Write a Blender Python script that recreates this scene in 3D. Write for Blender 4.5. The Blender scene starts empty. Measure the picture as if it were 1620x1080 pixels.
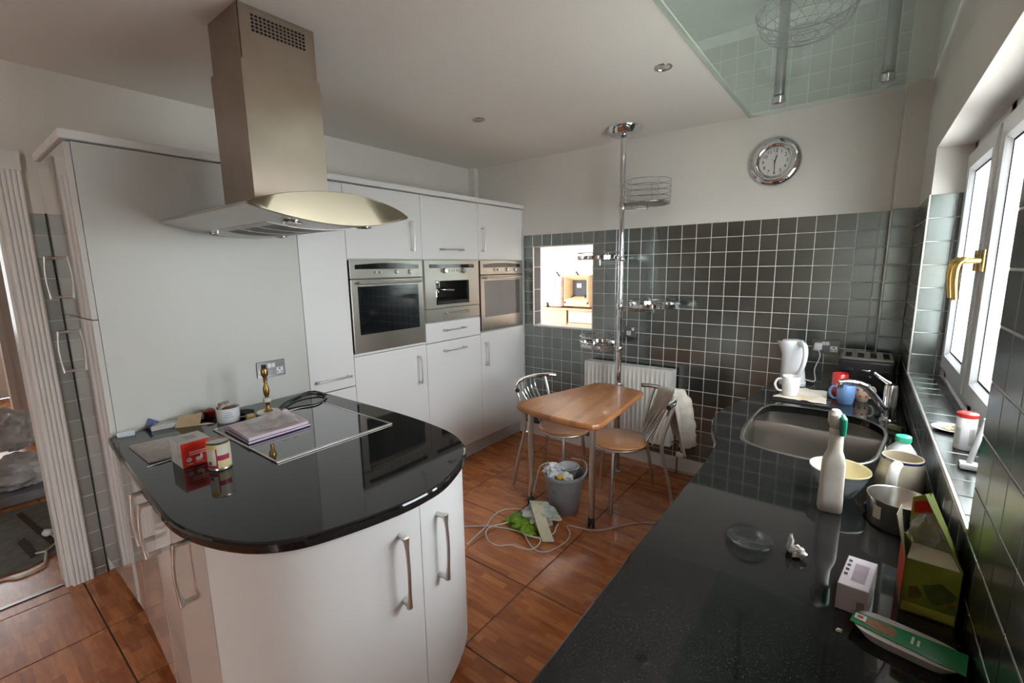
import bpy, bmesh, math, random
from mathutils import Vector, Matrix, noise, Euler
random.seed(7)
scene = bpy.context.scene
COL = scene.collection
PI = math.pi

# ------------------------------------------------------------------ camera
cam_d = bpy.data.cameras.new('camera'); cam = bpy.data.objects.new('camera', cam_d); COL.objects.link(cam)
cam_d.sensor_width = 36.0; cam_d.sensor_fit = 'HORIZONTAL'; cam_d.lens = 716.264/1620*36
cam_d.clip_start = 0.02; cam_d.clip_end = 200
cam.matrix_world = (Matrix.Translation((2.05524, -3.37238, 1.55536)) @ Matrix.Rotation(0.6577437, 4, 'Z')
                    @ Matrix.Rotation(1.4098376, 4, 'X') @ Matrix.Rotation(-0.0159616, 4, 'Z'))
scene.camera = cam

# ------------------------------------------------------------------ light
SKY = 28.0
world = bpy.data.worlds.new('overcast_sky'); scene.world = world; world.use_nodes = True
bg = world.node_tree.nodes['Background']; bg.inputs[0].default_value = (0.93, 0.965, 1.0, 1); bg.inputs[1].default_value = SKY

def area(name, loc, rot, sx, sy, power, color=(1, 1, 1), portal=False):
    d = bpy.data.lights.new(name, 'AREA'); d.shape = 'RECTANGLE'; d.size = sx; d.size_y = sy
    d.energy = power; d.color = color
    if portal: d.cycles.is_portal = True
    o = bpy.data.objects.new(name, d); COL.objects.link(o); o.location = loc; o.rotation_euler = rot
    return o
area('window_portal', (2.46, -1.435, 1.53), (0, PI/2, 0), 1.1, 1.7, 1, portal=True)
area('void_fill_portal', (2.47, -1.425, 2.78), (0, PI/2, 0), 0.22, 0.7, 1, portal=True)  # portal of the added high opening that brightens the void
area('fill_door_portal', (2.47, -5.77, 1.03), (0, PI/2, 0), 2.1, 0.95, 1, portal=True)  # portal of the added door behind the viewpoint
area('lounge_fill_lamp', (2.45, 0.8, 1.45), (0, PI/2, 0), 1.6, 1.1, 60, (1.0, 0.95, 0.88))  # unseen area lamp added to brighten the lounge, no window is built there
area('hall_fill_lamp', (-6.3, -3.3, 1.5), (0, -PI/2, 0), 1.3, 0.9, 60, (0.9, 0.96, 1.0))  # bare lamp added for assumed daylight at the hall's far end, without a window

scene.view_settings.view_transform = 'Standard'; scene.view_settings.look = 'None'
scene.view_settings.gamma = 1.0; scene.view_settings.use_curve_mapping = False
scene.view_settings.exposure = -0.5
try:
    scene.cycles.use_denoising = True
    scene.cycles.max_bounces = 8; scene.cycles.diffuse_bounces = 5; scene.cycles.glossy_bounces = 4
    scene.cycles.transparent_max_bounces = 16; scene.cycles.sample_clamp_indirect = 60
    scene.cycles.caustics_reflective = False; scene.cycles.caustics_refractive = False
except Exception: pass

# ------------------------------------------------------------------ materials
MATS = {}
def _new(name):
    m = bpy.data.materials.new(name); m.use_nodes = True
    nt = m.node_tree; b = nt.nodes['Principled BSDF']; MATS[name] = m
    return m, nt, b
def mat(name, col, rough=0.5, metal=0.0, coat=0.0, spec=0.5, var=0.0, vscale=8.0, bump=0.0, bscale=40.0,
        rvar=0.0, aniso=0.0, emit=None, stretch=None, coord='Object', col2=None, objvar=0.0):
    m, nt, b = _new(name); N = nt.nodes.new; Lk = nt.links.new
    b.inputs['Base Color'].default_value = (*col, 1); b.inputs['Roughness'].default_value = rough
    b.inputs['Metallic'].default_value = metal; b.inputs['Coat Weight'].default_value = coat
    b.inputs['Coat Roughness'].default_value = 0.06; b.inputs['Specular IOR Level'].default_value = spec
    b.inputs['Anisotropic'].default_value = aniso
    tc = N('ShaderNodeTexCoord'); mp = N('ShaderNodeMapping'); Lk(tc.outputs[coord], mp.inputs[0])
    if stretch: mp.inputs['Scale'].default_value = stretch
    last = None
    if var or rvar or col2:
        n = N('ShaderNodeTexNoise'); n.inputs['Scale'].default_value = vscale; n.inputs['Detail'].default_value = 4
        Lk(mp.outputs[0], n.inputs['Vector'])
        if var or col2:
            mix = N('ShaderNodeMix'); mix.data_type = 'RGBA'
            c2 = col2 if col2 else tuple(max(0, c*(1-var)) for c in col)
            mix.inputs[6].default_value = (*col, 1); mix.inputs[7].default_value = (*c2, 1)
            r = N('ShaderNodeMapRange'); r.inputs[1].default_value = 0.35; r.inputs[2].default_value = 0.65
            Lk(n.outputs['Fac'], r.inputs[0]); Lk(r.outputs[0], mix.inputs[0]); last = mix.outputs[2]
        if rvar:
            r2 = N('ShaderNodeMapRange'); r2.inputs[1].default_value = 0.3; r2.inputs[2].default_value = 0.7
            r2.inputs[3].default_value = max(0, rough-rvar); r2.inputs[4].default_value = rough+rvar
            Lk(n.outputs['Fac'], r2.inputs[0]); Lk(r2.outputs[0], b.inputs['Roughness'])
    if objvar:
        oi = N('ShaderNodeObjectInfo'); hs = N('ShaderNodeHueSaturation')
        r3 = N('ShaderNodeMapRange'); r3.inputs[3].default_value = 1-objvar; r3.inputs[4].default_value = 1+objvar
        Lk(oi.outputs['Random'], r3.inputs[0]); Lk(r3.outputs[0], hs.inputs['Value'])
        if last: Lk(last, hs.inputs['Color'])
        else: hs.inputs['Color'].default_value = (*col, 1)
        last = hs.outputs[0]
    if last: Lk(last, b.inputs['Base Color'])
    if bump:
        n2 = N('ShaderNodeTexNoise'); n2.inputs['Scale'].default_value = bscale; n2.inputs['Detail'].default_value = 3
        Lk(mp.outputs[0], n2.inputs['Vector'])
        bp = N('ShaderNodeBump'); bp.inputs['Strength'].default_value = bump; bp.inputs['Distance'].default_value = 0.01
        Lk(n2.outputs['Fac'], bp.inputs['Height']); Lk(bp.outputs[0], b.inputs['Normal'])
    if emit:
        b.inputs['Emission Color'].default_value = (*emit[0], 1); b.inputs['Emission Strength'].default_value = emit[1]
    return m
def glass_mat(name, tint, dust=0.0, dustcol=(0.6, 0.6, 0.6), ior=1.5, rough=0.0):
    m, nt, b = _new(name); N = nt.nodes.new; Lk = nt.links.new
    nt.nodes.remove(b); out = nt.nodes['Material Output']
    tr = N('ShaderNodeBsdfTransparent'); tr.inputs[0].default_value = (*tint, 1)
    gl = N('ShaderNodeBsdfGlossy'); gl.inputs['Roughness'].default_value = rough; gl.inputs[0].default_value = (1, 1, 1, 1)
    fr = N('ShaderNodeFresnel'); fr.inputs[0].default_value = ior
    ge = N('ShaderNodeNewGeometry'); fm = N('ShaderNodeMath'); fm.operation = 'MULTIPLY_ADD'; fm.inputs[1].default_value = -1; fm.inputs[2].default_value = 1
    fx = N('ShaderNodeMath'); fx.operation = 'MULTIPLY'; Lk(ge.outputs['Backfacing'], fm.inputs[0]); Lk(fm.outputs[0], fx.inputs[0]); Lk(fr.outputs[0], fx.inputs[1])
    mx = N('ShaderNodeMixShader'); Lk(fx.outputs[0], mx.inputs[0])
    if dust:
        df = N('ShaderNodeBsdfDiffuse'); df.inputs[0].default_value = (*dustcol, 1)
        m2 = N('ShaderNodeMixShader'); m2.inputs[0].default_value = dust
        Lk(tr.outputs[0], m2.inputs[1]); Lk(df.outputs[0], m2.inputs[2]); Lk(m2.outputs[0], mx.inputs[1])
    else: Lk(tr.outputs[0], mx.inputs[1])
    Lk(gl.outputs[0], mx.inputs[2]); Lk(mx.outputs[0], out.inputs[0])
    return m

WALL = mat('warm_white_paint', (0.78, 0.74, 0.69), 0.75, var=0.05, vscale=1.6, bump=0.03, bscale=120)
CEIL = mat('ceiling_paint', (0.82, 0.78, 0.725), 0.8, var=0.05, vscale=0.9, bump=0.02, bscale=90)
GROUT = mat('pale_grout', (0.80, 0.81, 0.80), 0.5, var=0.15, vscale=30)
TILE = mat('brushed_steel_tile', (0.245, 0.268, 0.252), 0.25, metal=1.0, var=0.04, vscale=6.0, objvar=0.09)
TILED = None
WHITE = mat('white_gloss_laminate', (0.80, 0.795, 0.79), 0.32, spec=0.35, var=0.02, vscale=2)
WHITEG = mat('white_high_gloss', (0.68, 0.655, 0.63), 0.05, coat=0.55, spec=0.5, var=0.02, vscale=2)
WHITEM = mat('mirror_gloss_white', (0.66, 0.64, 0.615), 0.04, coat=1.0, spec=0.6, var=0.02, vscale=2)
GABLEM = mat('off_white_gable_laminate', (0.60, 0.60, 0.565), 0.36, spec=0.35, var=0.02, vscale=2)
TILE_LIT = mat('window_lit_steel_tile', (0.44, 0.48, 0.47), 0.5, metal=1.0, var=0.04, vscale=6.0, objvar=0.12)  # lighter copy of the steel tile, window reflection put into its colour
CARC = mat('white_carcass_board', (0.70, 0.70, 0.70), 0.4, var=0.03, vscale=5)
PVC = mat('white_upvc', (0.82, 0.83, 0.85), 0.25, var=0.03, vscale=6)
TRIMW = mat('white_satin_woodwork', (0.80, 0.79, 0.77), 0.35, var=0.04, vscale=9)
STEEL = mat('brushed_stainless', (0.52, 0.49, 0.44), 0.28, metal=1, var=0.06, vscale=3)
STEELW = mat('warm_stained_stainless', (0.40, 0.34, 0.285), 0.33, metal=1, rvar=0.03, vscale=5, col2=(0.37, 0.30, 0.235))
SATIN = mat('satin_nickel', (0.70, 0.68, 0.64), 0.34, metal=1, var=0.05, vscale=20)
PLATE = mat('dark_steel_plate', (0.25, 0.25, 0.25), 0.3, metal=1, var=0.08, vscale=20)
CHROME = mat('polished_chrome', (0.70, 0.70, 0.72), 0.06, metal=1, var=0.04, vscale=14)
WIRE = mat('dull_chrome_wire', (0.55, 0.54, 0.53), 0.2, metal=1, rvar=0.05, vscale=14)
DWIRE = mat('grey_basket_wire', (0.22, 0.22, 0.22), 0.45, metal=0.6, var=0.3, vscale=30)
BRASS = mat('aged_brass', (0.42, 0.27, 0.09), 0.3, metal=1, rvar=0.12, vscale=25, col2=(0.30, 0.17, 0.05))
GOLD = mat('polished_gold_handle', (0.72, 0.50, 0.16), 0.22, metal=1, rvar=0.05, vscale=18)
BLACKG = mat('black_oven_glass', (0.010, 0.012, 0.013), 0.04, coat=1.0, spec=0.6, var=0.2, vscale=5)
GREYG = mat('smoked_oven_glass', (0.10, 0.10, 0.10), 0.05, coat=1.0, spec=0.6, var=0.2, vscale=5)
BLACK = mat('black_plastic', (0.014, 0.014, 0.015), 0.3, var=0.2, vscale=12)
MATTB = mat('matt_black_rubber', (0.012, 0.012, 0.012), 0.6, var=0.3, vscale=12)
WPLAS = mat('white_plastic', (0.80, 0.80, 0.81), 0.25, coat=0.3, var=0.03, vscale=12)
CERAM = mat('white_ceramic', (0.78, 0.77, 0.74), 0.12, coat=0.6, var=0.03, vscale=12)
RADW = mat('radiator_enamel', (0.76, 0.74, 0.69), 0.35, var=0.06, vscale=8)
GREYP = mat('grey_bucket_plastic', (0.25, 0.26, 0.28), 0.4, var=0.12, vscale=14)
LGREY = mat('pale_grey_plastic', (0.48, 0.49, 0.50), 0.4, var=0.15, vscale=20)
CABLE = mat('cream_cable', (0.66, 0.60, 0.52), 0.45, var=0.1, vscale=20)
BAGM = mat('crumpled_white_bag', (0.70, 0.71, 0.72), 0.4, var=0.25, vscale=12, bump=0.5, bscale=25)
PAPER = mat('white_paper', (0.76, 0.75, 0.72), 0.7, var=0.08, vscale=20)
GREENB = mat('lime_plastic_bag', (0.22, 0.42, 0.02), 0.35, var=0.4, vscale=30, bump=0.6, bscale=50)
CARD = mat('brown_card', (0.47, 0.35, 0.21), 0.75, var=0.15, vscale=20)
CREAMC = mat('cream_card', (0.66, 0.60, 0.44), 0.7, var=0.12, vscale=20)
RED = mat('red_print', (0.62, 0.025, 0.012), 0.45, var=0.08, vscale=20)
REDP = mat('red_glossy_plastic', (0.55, 0.03, 0.025), 0.25, coat=0.4, var=0.08, vscale=20)
BLUEM = mat('powder_blue_glaze', (0.16, 0.30, 0.56), 0.3, coat=0.3, var=0.06, vscale=20)
NAVY = mat('navy_glaze', (0.012, 0.018, 0.10), 0.15, coat=0.6, var=0.2, vscale=20)
GREENP = mat('green_plastic', (0.01, 0.22, 0.13), 0.3, coat=0.2, var=0.1, vscale=20)
MINT = mat('mint_green_cap', (0.05, 0.52, 0.32), 0.3, coat=0.2, var=0.08, vscale=20)
YELLOW = mat('yellow_plastic', (0.75, 0.50, 0.03), 0.4, var=0.1, vscale=20)
CREAMG = mat('cream_glaze', (0.70, 0.62, 0.38), 0.25, coat=0.4, var=0.1, vscale=10)
STONEW = mat('beige_stoneware', (0.55, 0.48, 0.36), 0.22, coat=0.5, var=0.22, vscale=9)
PALEB = mat('pale_blue_grey_glaze', (0.42, 0.47, 0.50), 0.25, coat=0.4, var=0.15, vscale=9)
MILKP = mat('milky_plastic', (0.72, 0.74, 0.77), 0.3, var=0.06, vscale=9)
DIRTYW = mat('grubby_white_plastic', (0.72, 0.68, 0.62), 0.35, col2=(0.60, 0.54, 0.46), vscale=18)
MARBLE = mat('white_onyx', (0.72, 0.68, 0.60), 0.2, coat=0.4, var=0.2, vscale=22)
SEATW = mat('beech_seat', (0.58, 0.27, 0.115), 0.35, coat=0.25, var=0.18, vscale=5, stretch=(1, 9, 1))
COATM = mat('cream_fleece', (0.60, 0.55, 0.48), 0.95, var=0.15, vscale=30, bump=0.35, bscale=160)
COATW = mat('white_coat_lining', (0.74, 0.72, 0.69), 0.9, var=0.1, vscale=20, bump=0.2, bscale=90)
CARPET = mat('grey_hall_rug', (0.20, 0.19, 0.17), 0.95, var=0.3, vscale=18, bump=0.6, bscale=250)
BROWN = mat('dark_brown_weave', (0.06, 0.035, 0.025), 0.9, var=0.3, vscale=40)
CLOCKF = mat('cream_clock_face', (0.74, 0.72, 0.68), 0.5, var=0.05, vscale=10)
INK = mat('black_ink', (0.01, 0.01, 0.012), 0.5, var=0.2, vscale=20)
INKB = mat('blue_ink', (0.04, 0.07, 0.42), 0.5, var=0.2, vscale=20)
PURPLE = mat('purple_cover', (0.16, 0.01, 0.22), 0.3, coat=0.3, var=0.15, vscale=20)
PINKP = mat('pink_photo_cover', (0.62, 0.40, 0.42), 0.2, coat=0.6, col2=(0.42, 0.30, 0.33), vscale=14)
PAGES = mat('white_page_edges', (0.74, 0.66, 0.72), 0.6, var=0.1, vscale=60)
BOXG = mat('pale_grey_print', (0.55, 0.55, 0.52), 0.5, var=0.15, vscale=25)
OLIVE = mat('olive_green_print', (0.26, 0.30, 0.035), 0.4, col2=(0.12, 0.17, 0.02), vscale=16)
OLIVEL = mat('pale_lime_print', (0.46, 0.46, 0.10), 0.4, col2=(0.38, 0.40, 0.06), vscale=20)
LILAC = mat('lilac_white_carton', (0.62, 0.54, 0.58), 0.4, coat=0.2, var=0.1, vscale=20)
MAUVE = mat('mauve_print', (0.36, 0.27, 0.32), 0.4, var=0.2, vscale=40)
KGREEN = mat('kelly_green_sleeve', (0.005, 0.20, 0.055), 0.3, coat=0.25, var=0.1, vscale=12)
CHICK = mat('roast_brown_print', (0.35, 0.14, 0.03), 0.4, col2=(0.22, 0.075, 0.015), vscale=60)
TRAYW = mat('grey_white_food_tray', (0.58, 0.53, 0.49), 0.5, var=0.1, vscale=20)
PEACH = mat('pine_furniture', (0.42, 0.22, 0.12), 0.5, var=0.12, vscale=6, stretch=(1, 1, 6))
CREAML = mat('cream_leather', (0.50, 0.36, 0.21), 0.5, var=0.12, vscale=8)
LOUNGE = mat('lounge_white_paint', (0.80, 0.79, 0.77), 0.8, var=0.03, vscale=2)
GLASS = glass_mat('window_glass', (0.97, 0.985, 0.98))
GLASSC = glass_mat('green_tinted_glass_sheet', (0.88, 0.93, 0.90), 0.14, (0.62, 0.68, 0.64), ior=1.22, rough=0.12)
GLASSD = glass_mat('clear_glass_dish', (0.86, 0.87, 0.87), 0.02, (0.4, 0.4, 0.4), rough=0.03)
CLEARP = glass_mat('clear_crinkled_plastic', (0.95, 0.95, 0.95), 0.2, (0.75, 0.74, 0.74), ior=1.5, rough=0.08)
VOIDT = mat('pale_void_tile', (0.52, 0.53, 0.51), 0.45, metal=0.25, var=0.06, vscale=6)

def granite():
    m, nt, b = _new('black_granite'); N = nt.nodes.new; Lk = nt.links.new
    tc = N('ShaderNodeTexCoord'); v = N('ShaderNodeTexNoise'); v.inputs['Scale'].default_value = 420; v.inputs['Detail'].default_value = 1
    Lk(tc.outputs['Object'], v.inputs['Vector'])
    cr = N('ShaderNodeValToRGB'); cr.color_ramp.elements[0].position = 0.60; cr.color_ramp.elements[0].color = (0.010, 0.010, 0.010, 1)
    cr.color_ramp.elements[1].position = 0.82; cr.color_ramp.elements[1].color = (0.035, 0.035, 0.033, 1)
    Lk(v.outputs['Fac'], cr.inputs[0]); Lk(cr.outputs[0], b.inputs['Base Color'])
    n = N('ShaderNodeTexNoise'); n.inputs['Scale'].default_value = 5; Lk(tc.outputs['Object'], n.inputs['Vector'])
    r = N('ShaderNodeMapRange'); r.inputs[3].default_value = 0.02; r.inputs[4].default_value = 0.07
    Lk(n.outputs['Fac'], r.inputs[0]); Lk(r.outputs[0], b.inputs['Roughness'])
    b.inputs['Specular IOR Level'].default_value = 0.5
    return m
GRANITE = granite()
def parquet():
    m, nt, b = _new('terracotta_parquet_tile'); N = nt.nodes.new; Lk = nt.links.new
    tc = N('ShaderNodeTexCoord'); oi = N('ShaderNodeObjectInfo'); ad = N('ShaderNodeVectorMath'); ad.operation = 'ADD'
    ml = N('ShaderNodeMath'); ml.operation = 'MULTIPLY'; ml.inputs[1].default_value = 37.3
    Lk(oi.outputs['Random'], ml.inputs[0]); Lk(tc.outputs['Object'], ad.inputs[0]); Lk(ml.outputs[0], ad.inputs[1])
    br = N('ShaderNodeTexBrick'); br.inputs['Scale'].default_value = 1.0; br.inputs['Mortar Size'].default_value = 0.0004
    br.inputs['Brick Width'].default_value = 0.15; br.inputs['Row Height'].default_value = 0.037; br.offset = 0.37; br.offset_frequency = 2
    br.inputs['Color1'].default_value = (0.64, 0.235, 0.078, 1); br.inputs['Color2'].default_value = (0.40, 0.122, 0.040, 1)
    br.inputs['Mortar'].default_value = (0.40, 0.135, 0.046, 1); br.inputs['Bias'].default_value = -0.05
    Lk(ad.outputs[0], br.inputs['Vector'])
    n = N('ShaderNodeTexNoise'); n.inputs['Scale'].default_value = 9; mp = N('ShaderNodeMapping'); mp.inputs['Scale'].default_value = (1, 7, 1)
    Lk(ad.outputs[0], mp.inputs[0]); Lk(mp.outputs[0], n.inputs['Vector'])
    mix = N('ShaderNodeMix'); mix.data_type = 'RGBA'; mix.blend_type = 'MULTIPLY'; mix.inputs[0].default_value = 0.55
    cr = N('ShaderNodeValToRGB'); cr.color_ramp.elements[0].position = 0.3; cr.color_ramp.elements[0].color = (0.62, 0.56, 0.52, 1)
    cr.color_ramp.elements[1].position = 0.7; cr.color_ramp.elements[1].color = (1.15, 1.12, 1.1, 1)
    Lk(n.outputs['Fac'], cr.inputs[0]); Lk(br.outputs['Color'], mix.inputs[6]); Lk(cr.outputs[0], mix.inputs[7])
    Lk(mix.outputs[2], b.inputs['Base Color']); b.inputs['Roughness'].default_value = 0.27; b.inputs['Coat Weight'].default_value = 0.2
    return m
FLOORT = parquet()
def butcher():
    m, nt, b = _new('beech_butcher_block'); N = nt.nodes.new; Lk = nt.links.new
    tc = N('ShaderNodeTexCoord'); mp = N('ShaderNodeMapping'); mp.inputs['Rotation'].default_value = (0, 0, 1.45)
    Lk(tc.outputs['Object'], mp.inputs[0])
    br = N('ShaderNodeTexBrick'); br.inputs['Scale'].default_value = 1.0; br.inputs['Mortar Size'].default_value = 0.0002
    br.inputs['Brick Width'].default_value = 0.23; br.inputs['Row Height'].default_value = 0.042
    br.inputs['Color1'].default_value = (0.50, 0.225, 0.085, 1); br.inputs['Color2'].default_value = (0.36, 0.135, 0.045, 1)
    br.inputs['Mortar'].default_value = (0.33, 0.13, 0.05, 1); Lk(mp.outputs[0], br.inputs['Vector'])
    n = N('ShaderNodeTexNoise'); n.inputs['Scale'].default_value = 6; Lk(tc.outputs['Object'], n.inputs['Vector'])
    mix = N('ShaderNodeMix'); mix.data_type = 'RGBA'; mix.blend_type = 'MULTIPLY'
    r = N('ShaderNodeMapRange'); r.inputs[1].default_value = 0.45; r.inputs[2].default_value = 0.7; r.inputs[4].default_value = 0.5
    Lk(n.outputs['Fac'], r.inputs[0]); Lk(r.outputs[0], mix.inputs[0]); Lk(br.outputs['Color'], mix.inputs[6])
    mix.inputs[7].default_value = (0.72, 0.70, 0.66, 1); Lk(mix.outputs[2], b.inputs['Base Color'])
    b.inputs['Roughness'].default_value = 0.38; b.inputs['Coat Weight'].default_value = 0.1
    return m
BUTCH = butcher()
def dotted():
    m, nt, b = _new('dimpled_steel_tile'); N = nt.nodes.new; Lk = nt.links.new
    tc = N('ShaderNodeTexCoord'); v = N('ShaderNodeTexVoronoi'); v.inputs['Scale'].default_value = 110; v.inputs['Randomness'].default_value = 0.0
    Lk(tc.outputs['Object'], v.inputs['Vector'])
    bp = N('ShaderNodeBump'); bp.inputs['Strength'].default_value = 0.9; bp.inputs['Distance'].default_value = 0.004
    Lk(v.outputs['Distance'], bp.inputs['Height']); Lk(bp.outputs[0], b.inputs['Normal'])
    b.inputs['Base Color'].default_value = (0.32, 0.34, 0.325, 1); b.inputs['Metallic'].default_value = 1; b.inputs['Roughness'].default_value = 0.3
    return m
TILED = dotted()
def zigzag():
    m, nt, b = _new('pink_zigzag_fabric'); N = nt.nodes.new; Lk = nt.links.new
    tc = N('ShaderNodeTexCoord'); w = N('ShaderNodeTexWave'); w.wave_profile = 'TRI'; w.inputs['Scale'].default_value = 9
    w.inputs['Distortion'].default_value = 5; w.inputs['Detail'].default_value = 0; w.inputs['Detail Scale'].default_value = 2.5
    Lk(tc.outputs['Object'], w.inputs['Vector'])
    mix = N('ShaderNodeMix'); mix.data_type = 'RGBA'; mix.inputs[6].default_value = (0.46, 0.24, 0.22, 1); mix.inputs[7].default_value = (0.56, 0.44, 0.38, 1)
    Lk(w.outputs['Fac'], mix.inputs[0]); Lk(mix.outputs[2], b.inputs['Base Color']); b.inputs['Roughness'].default_value = 0.9
    return m
ZIG = zigzag()

# ------------------------------------------------------------------ builders
def BM(): return bmesh.new()
def box(bm, x0, x1, y0, y1, z0, z1, mi=0):
    vs = [bm.verts.new((x, y, z)) for z in (z0, z1) for (x, y) in ((x0, y0), (x1, y0), (x1, y1), (x0, y1))]
    for f in ((3, 2, 1, 0), (4, 5, 6, 7), (0, 1, 5, 4), (1, 2, 6, 5), (2, 3, 7, 6), (3, 0, 4, 7)):
        bm.faces.new([vs[i] for i in f]).material_index = mi
    return bm
def bbox(x0, x1, y0, y1, z0, z1, bev=0.0, seg=2):
    bm = BM(); box(bm, x0, x1, y0, y1, z0, z1)
    if bev: bmesh.ops.bevel(bm, geom=bm.edges[:], offset=bev, segments=seg, affect='EDGES', profile=0.6)
    return bm
def rbox(cx, cy, z0, z1, sx, sy, rot=0.0, bev=0.0, seg=2):
    bm = bbox(-sx/2, sx/2, -sy/2, sy/2, z0, z1, bev, seg)
    bm.transform(Matrix.Translation((cx, cy, 0)) @ Matrix.Rotation(rot, 4, 'Z')); return bm
def rings(bm, loops, close_u=True, cap0=False, cap1=False):
    R = [[bm.verts.new(p) for p in l] for l in loops]
    n = len(R[0])
    for a, b in zip(R, R[1:]):
        for i in range(n if close_u else n-1):
            j = (i+1) % n
            try: bm.faces.new((a[i], a[j], b[j], b[i]))
            except ValueError: pass
    if cap0: bm.faces.new(R[0][::-1])
    if cap1: bm.faces.new(R[-1])
    return R
def lathe(prof, seg=32, cx=0, cy=0, z=0, cap=True, bm=None, sx=1, sy=1, ang0=0, ang1=2*PI):
    bm = bm or BM(); full = abs(ang1-ang0-2*PI) < 1e-6
    n = seg if full else seg+1
    loops = [[(cx+r*sx*math.cos(ang0+(ang1-ang0)*i/seg), cy+r*sy*math.sin(ang0+(ang1-ang0)*i/seg), z+h) for i in range(n)] for r, h in prof]
    R = rings(bm, loops, full)
    if cap and full:
        if prof[0][0] > 1e-6: bm.faces.new(R[0][::-1])
        if prof[-1][0] > 1e-6: bm.faces.new(R[-1])
    bmesh.ops.remove_doubles(bm, verts=bm.verts[:], dist=1e-6)
    return bm
def crom(pts, n=6, closed=False):
    P = [Vector(p) for p in pts]; out = []
    m = len(P); rng = range(m if closed else m-1)
    for i in rng:
        p0 = P[(i-1) % m] if (closed or i > 0) else P[0]*2-P[1]
        p1 = P[i]; p2 = P[(i+1) % m]
        p3 = P[(i+2) % m] if (closed or i+2 < m) else P[-1]*2-P[-2]
        for k in range(n):
            t = k/n; t2 = t*t; t3 = t2*t
            out.append(0.5*((2*p1)+(-p0+p2)*t+(2*p0-5*p1+4*p2-p3)*t2+(-p0+3*p1-3*p2+p3)*t3))
    if not closed: out.append(P[-1])
    return out
def tube(pts, r, seg=8, closed=False, bm=None, radii=None, caps=True, flat=1.0):
    bm = bm or BM(); P = [Vector(p) for p in pts]; n = len(P); loops = []
    up = Vector((0, 0, 1)); prevN = None
    for i in range(n):
        if closed: t = P[(i+1) % n]-P[(i-1) % n]
        else: t = P[min(i+1, n-1)]-P[max(i-1, 0)]
        if t.length < 1e-9: t = Vector((0, 0, 1))
        t.normalize()
        if prevN is None:
            a = up if abs(t.z) < 0.95 else Vector((1, 0, 0))
            nn = (a-t*a.dot(t)).normalized()
        else:
            nn = prevN-t*prevN.dot(t)
            if nn.length < 1e-6: nn = Vector((1, 0, 0))
            nn.normalize()
        prevN = nn; bb = t.cross(nn)
        rr = radii[i] if radii else r
        loops.append([tuple(P[i]+(nn*math.cos(2*PI*k/seg)+bb*math.sin(2*PI*k/seg)*flat)*rr) for k in range(seg)])
    R = rings(bm, loops)
    if closed:
        a, b = R[-1], R[0]
        for k in range(seg): bm.faces.new((a[k], a[(k+1) % seg], b[(k+1) % seg], b[k]))
    elif caps:
        bm.faces.new(R[0][::-1]); bm.faces.new(R[-1])
    return bm
def circle(cx, cy, z, r, n=32, a0=0, a1=2*PI):
    full = abs(a1-a0-2*PI) < 1e-6
    return [(cx+r*math.cos(a0+(a1-a0)*i/n), cy+r*math.sin(a0+(a1-a0)*i/n), z) for i in range(n if full else n+1)]
def inset2(pts, d, closed=True):
    # pts counter-clockwise, positive d goes inward
    n = len(pts); out = []
    for i in range(n):
        a = Vector(pts[(i-1) % n][:2]); p = Vector(pts[i][:2]); b = Vector(pts[(i+1) % n][:2])
        if not closed and i == 0: a = p*2-b
        if not closed and i == n-1: b = p*2-a
        e1 = p-a; e2 = b-p
        if e1.length < 1e-9: e1 = e2
        if e2.length < 1e-9: e2 = e1
        e1.normalize(); e2.normalize()
        n1 = Vector((-e1.y, e1.x)); n2 = Vector((-e2.y, e2.x)); m = n1+n2
        if m.length < 1e-6: m = n1
        m.normalize(); c = max(0.35, m.dot(n1)); out.append(p+m*(d/c))
    return [tuple(p) for p in out]
def prism(outline, z0, z1, bev=0.0, holes=(), bm=None):
    """ solid slab from a counter-clockwise outline, optional holes """
    bm = bm or BM()
    def loop(pts, z): return [(p[0], p[1], z) for p in pts]
    o = [tuple(p[:2]) for p in outline]
    if bev:
        i1 = inset2(o, bev); i2 = inset2(o, bev*0.35)
        L = [loop(i1, z0), loop(i2, z0+bev*0.35), loop(o, z0+bev), loop(o, z1-bev), loop(i2, z1-bev*0.35), loop(i1, z1)]
    else: L = [loop(o, z0), loop(o, z1)]
    R = rings(bm, L)
    if not holes:
        bm.faces.new(R[0][::-1]); bm.faces.new(R[-1]); return bm
    H = []
    for h in holes:
        h = [tuple(p[:2]) for p in h]
        H.append(rings(bm, [loop(h, z1), loop(h, z0)]))
    for top in (True, False):
        vs = [R[-1 if top else 0]]+[hr[0 if top else 1] for hr in H]
        es = []
        for ring in vs:
            for i in range(len(ring)):
                e = bm.edges.get((ring[i], ring[(i+1) % len(ring)]))
                if e: es.append(e)
        bmesh.ops.triangle_fill(bm, edges=es, use_beauty=True, use_dissolve=False, normal=(0, 0, 1 if top else -1))
    return bm
def merge(*bms):
    m = BM()
    for b in bms:
        me = bpy.data.meshes.new('t'); b.to_mesh(me); m.from_mesh(me); bpy.data.meshes.remove(me); b.free()
    return m
def basis(o):
    M = o.matrix_basis.copy()
    while o.parent: o = o.parent; M = o.matrix_basis @ M
    return M
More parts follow.
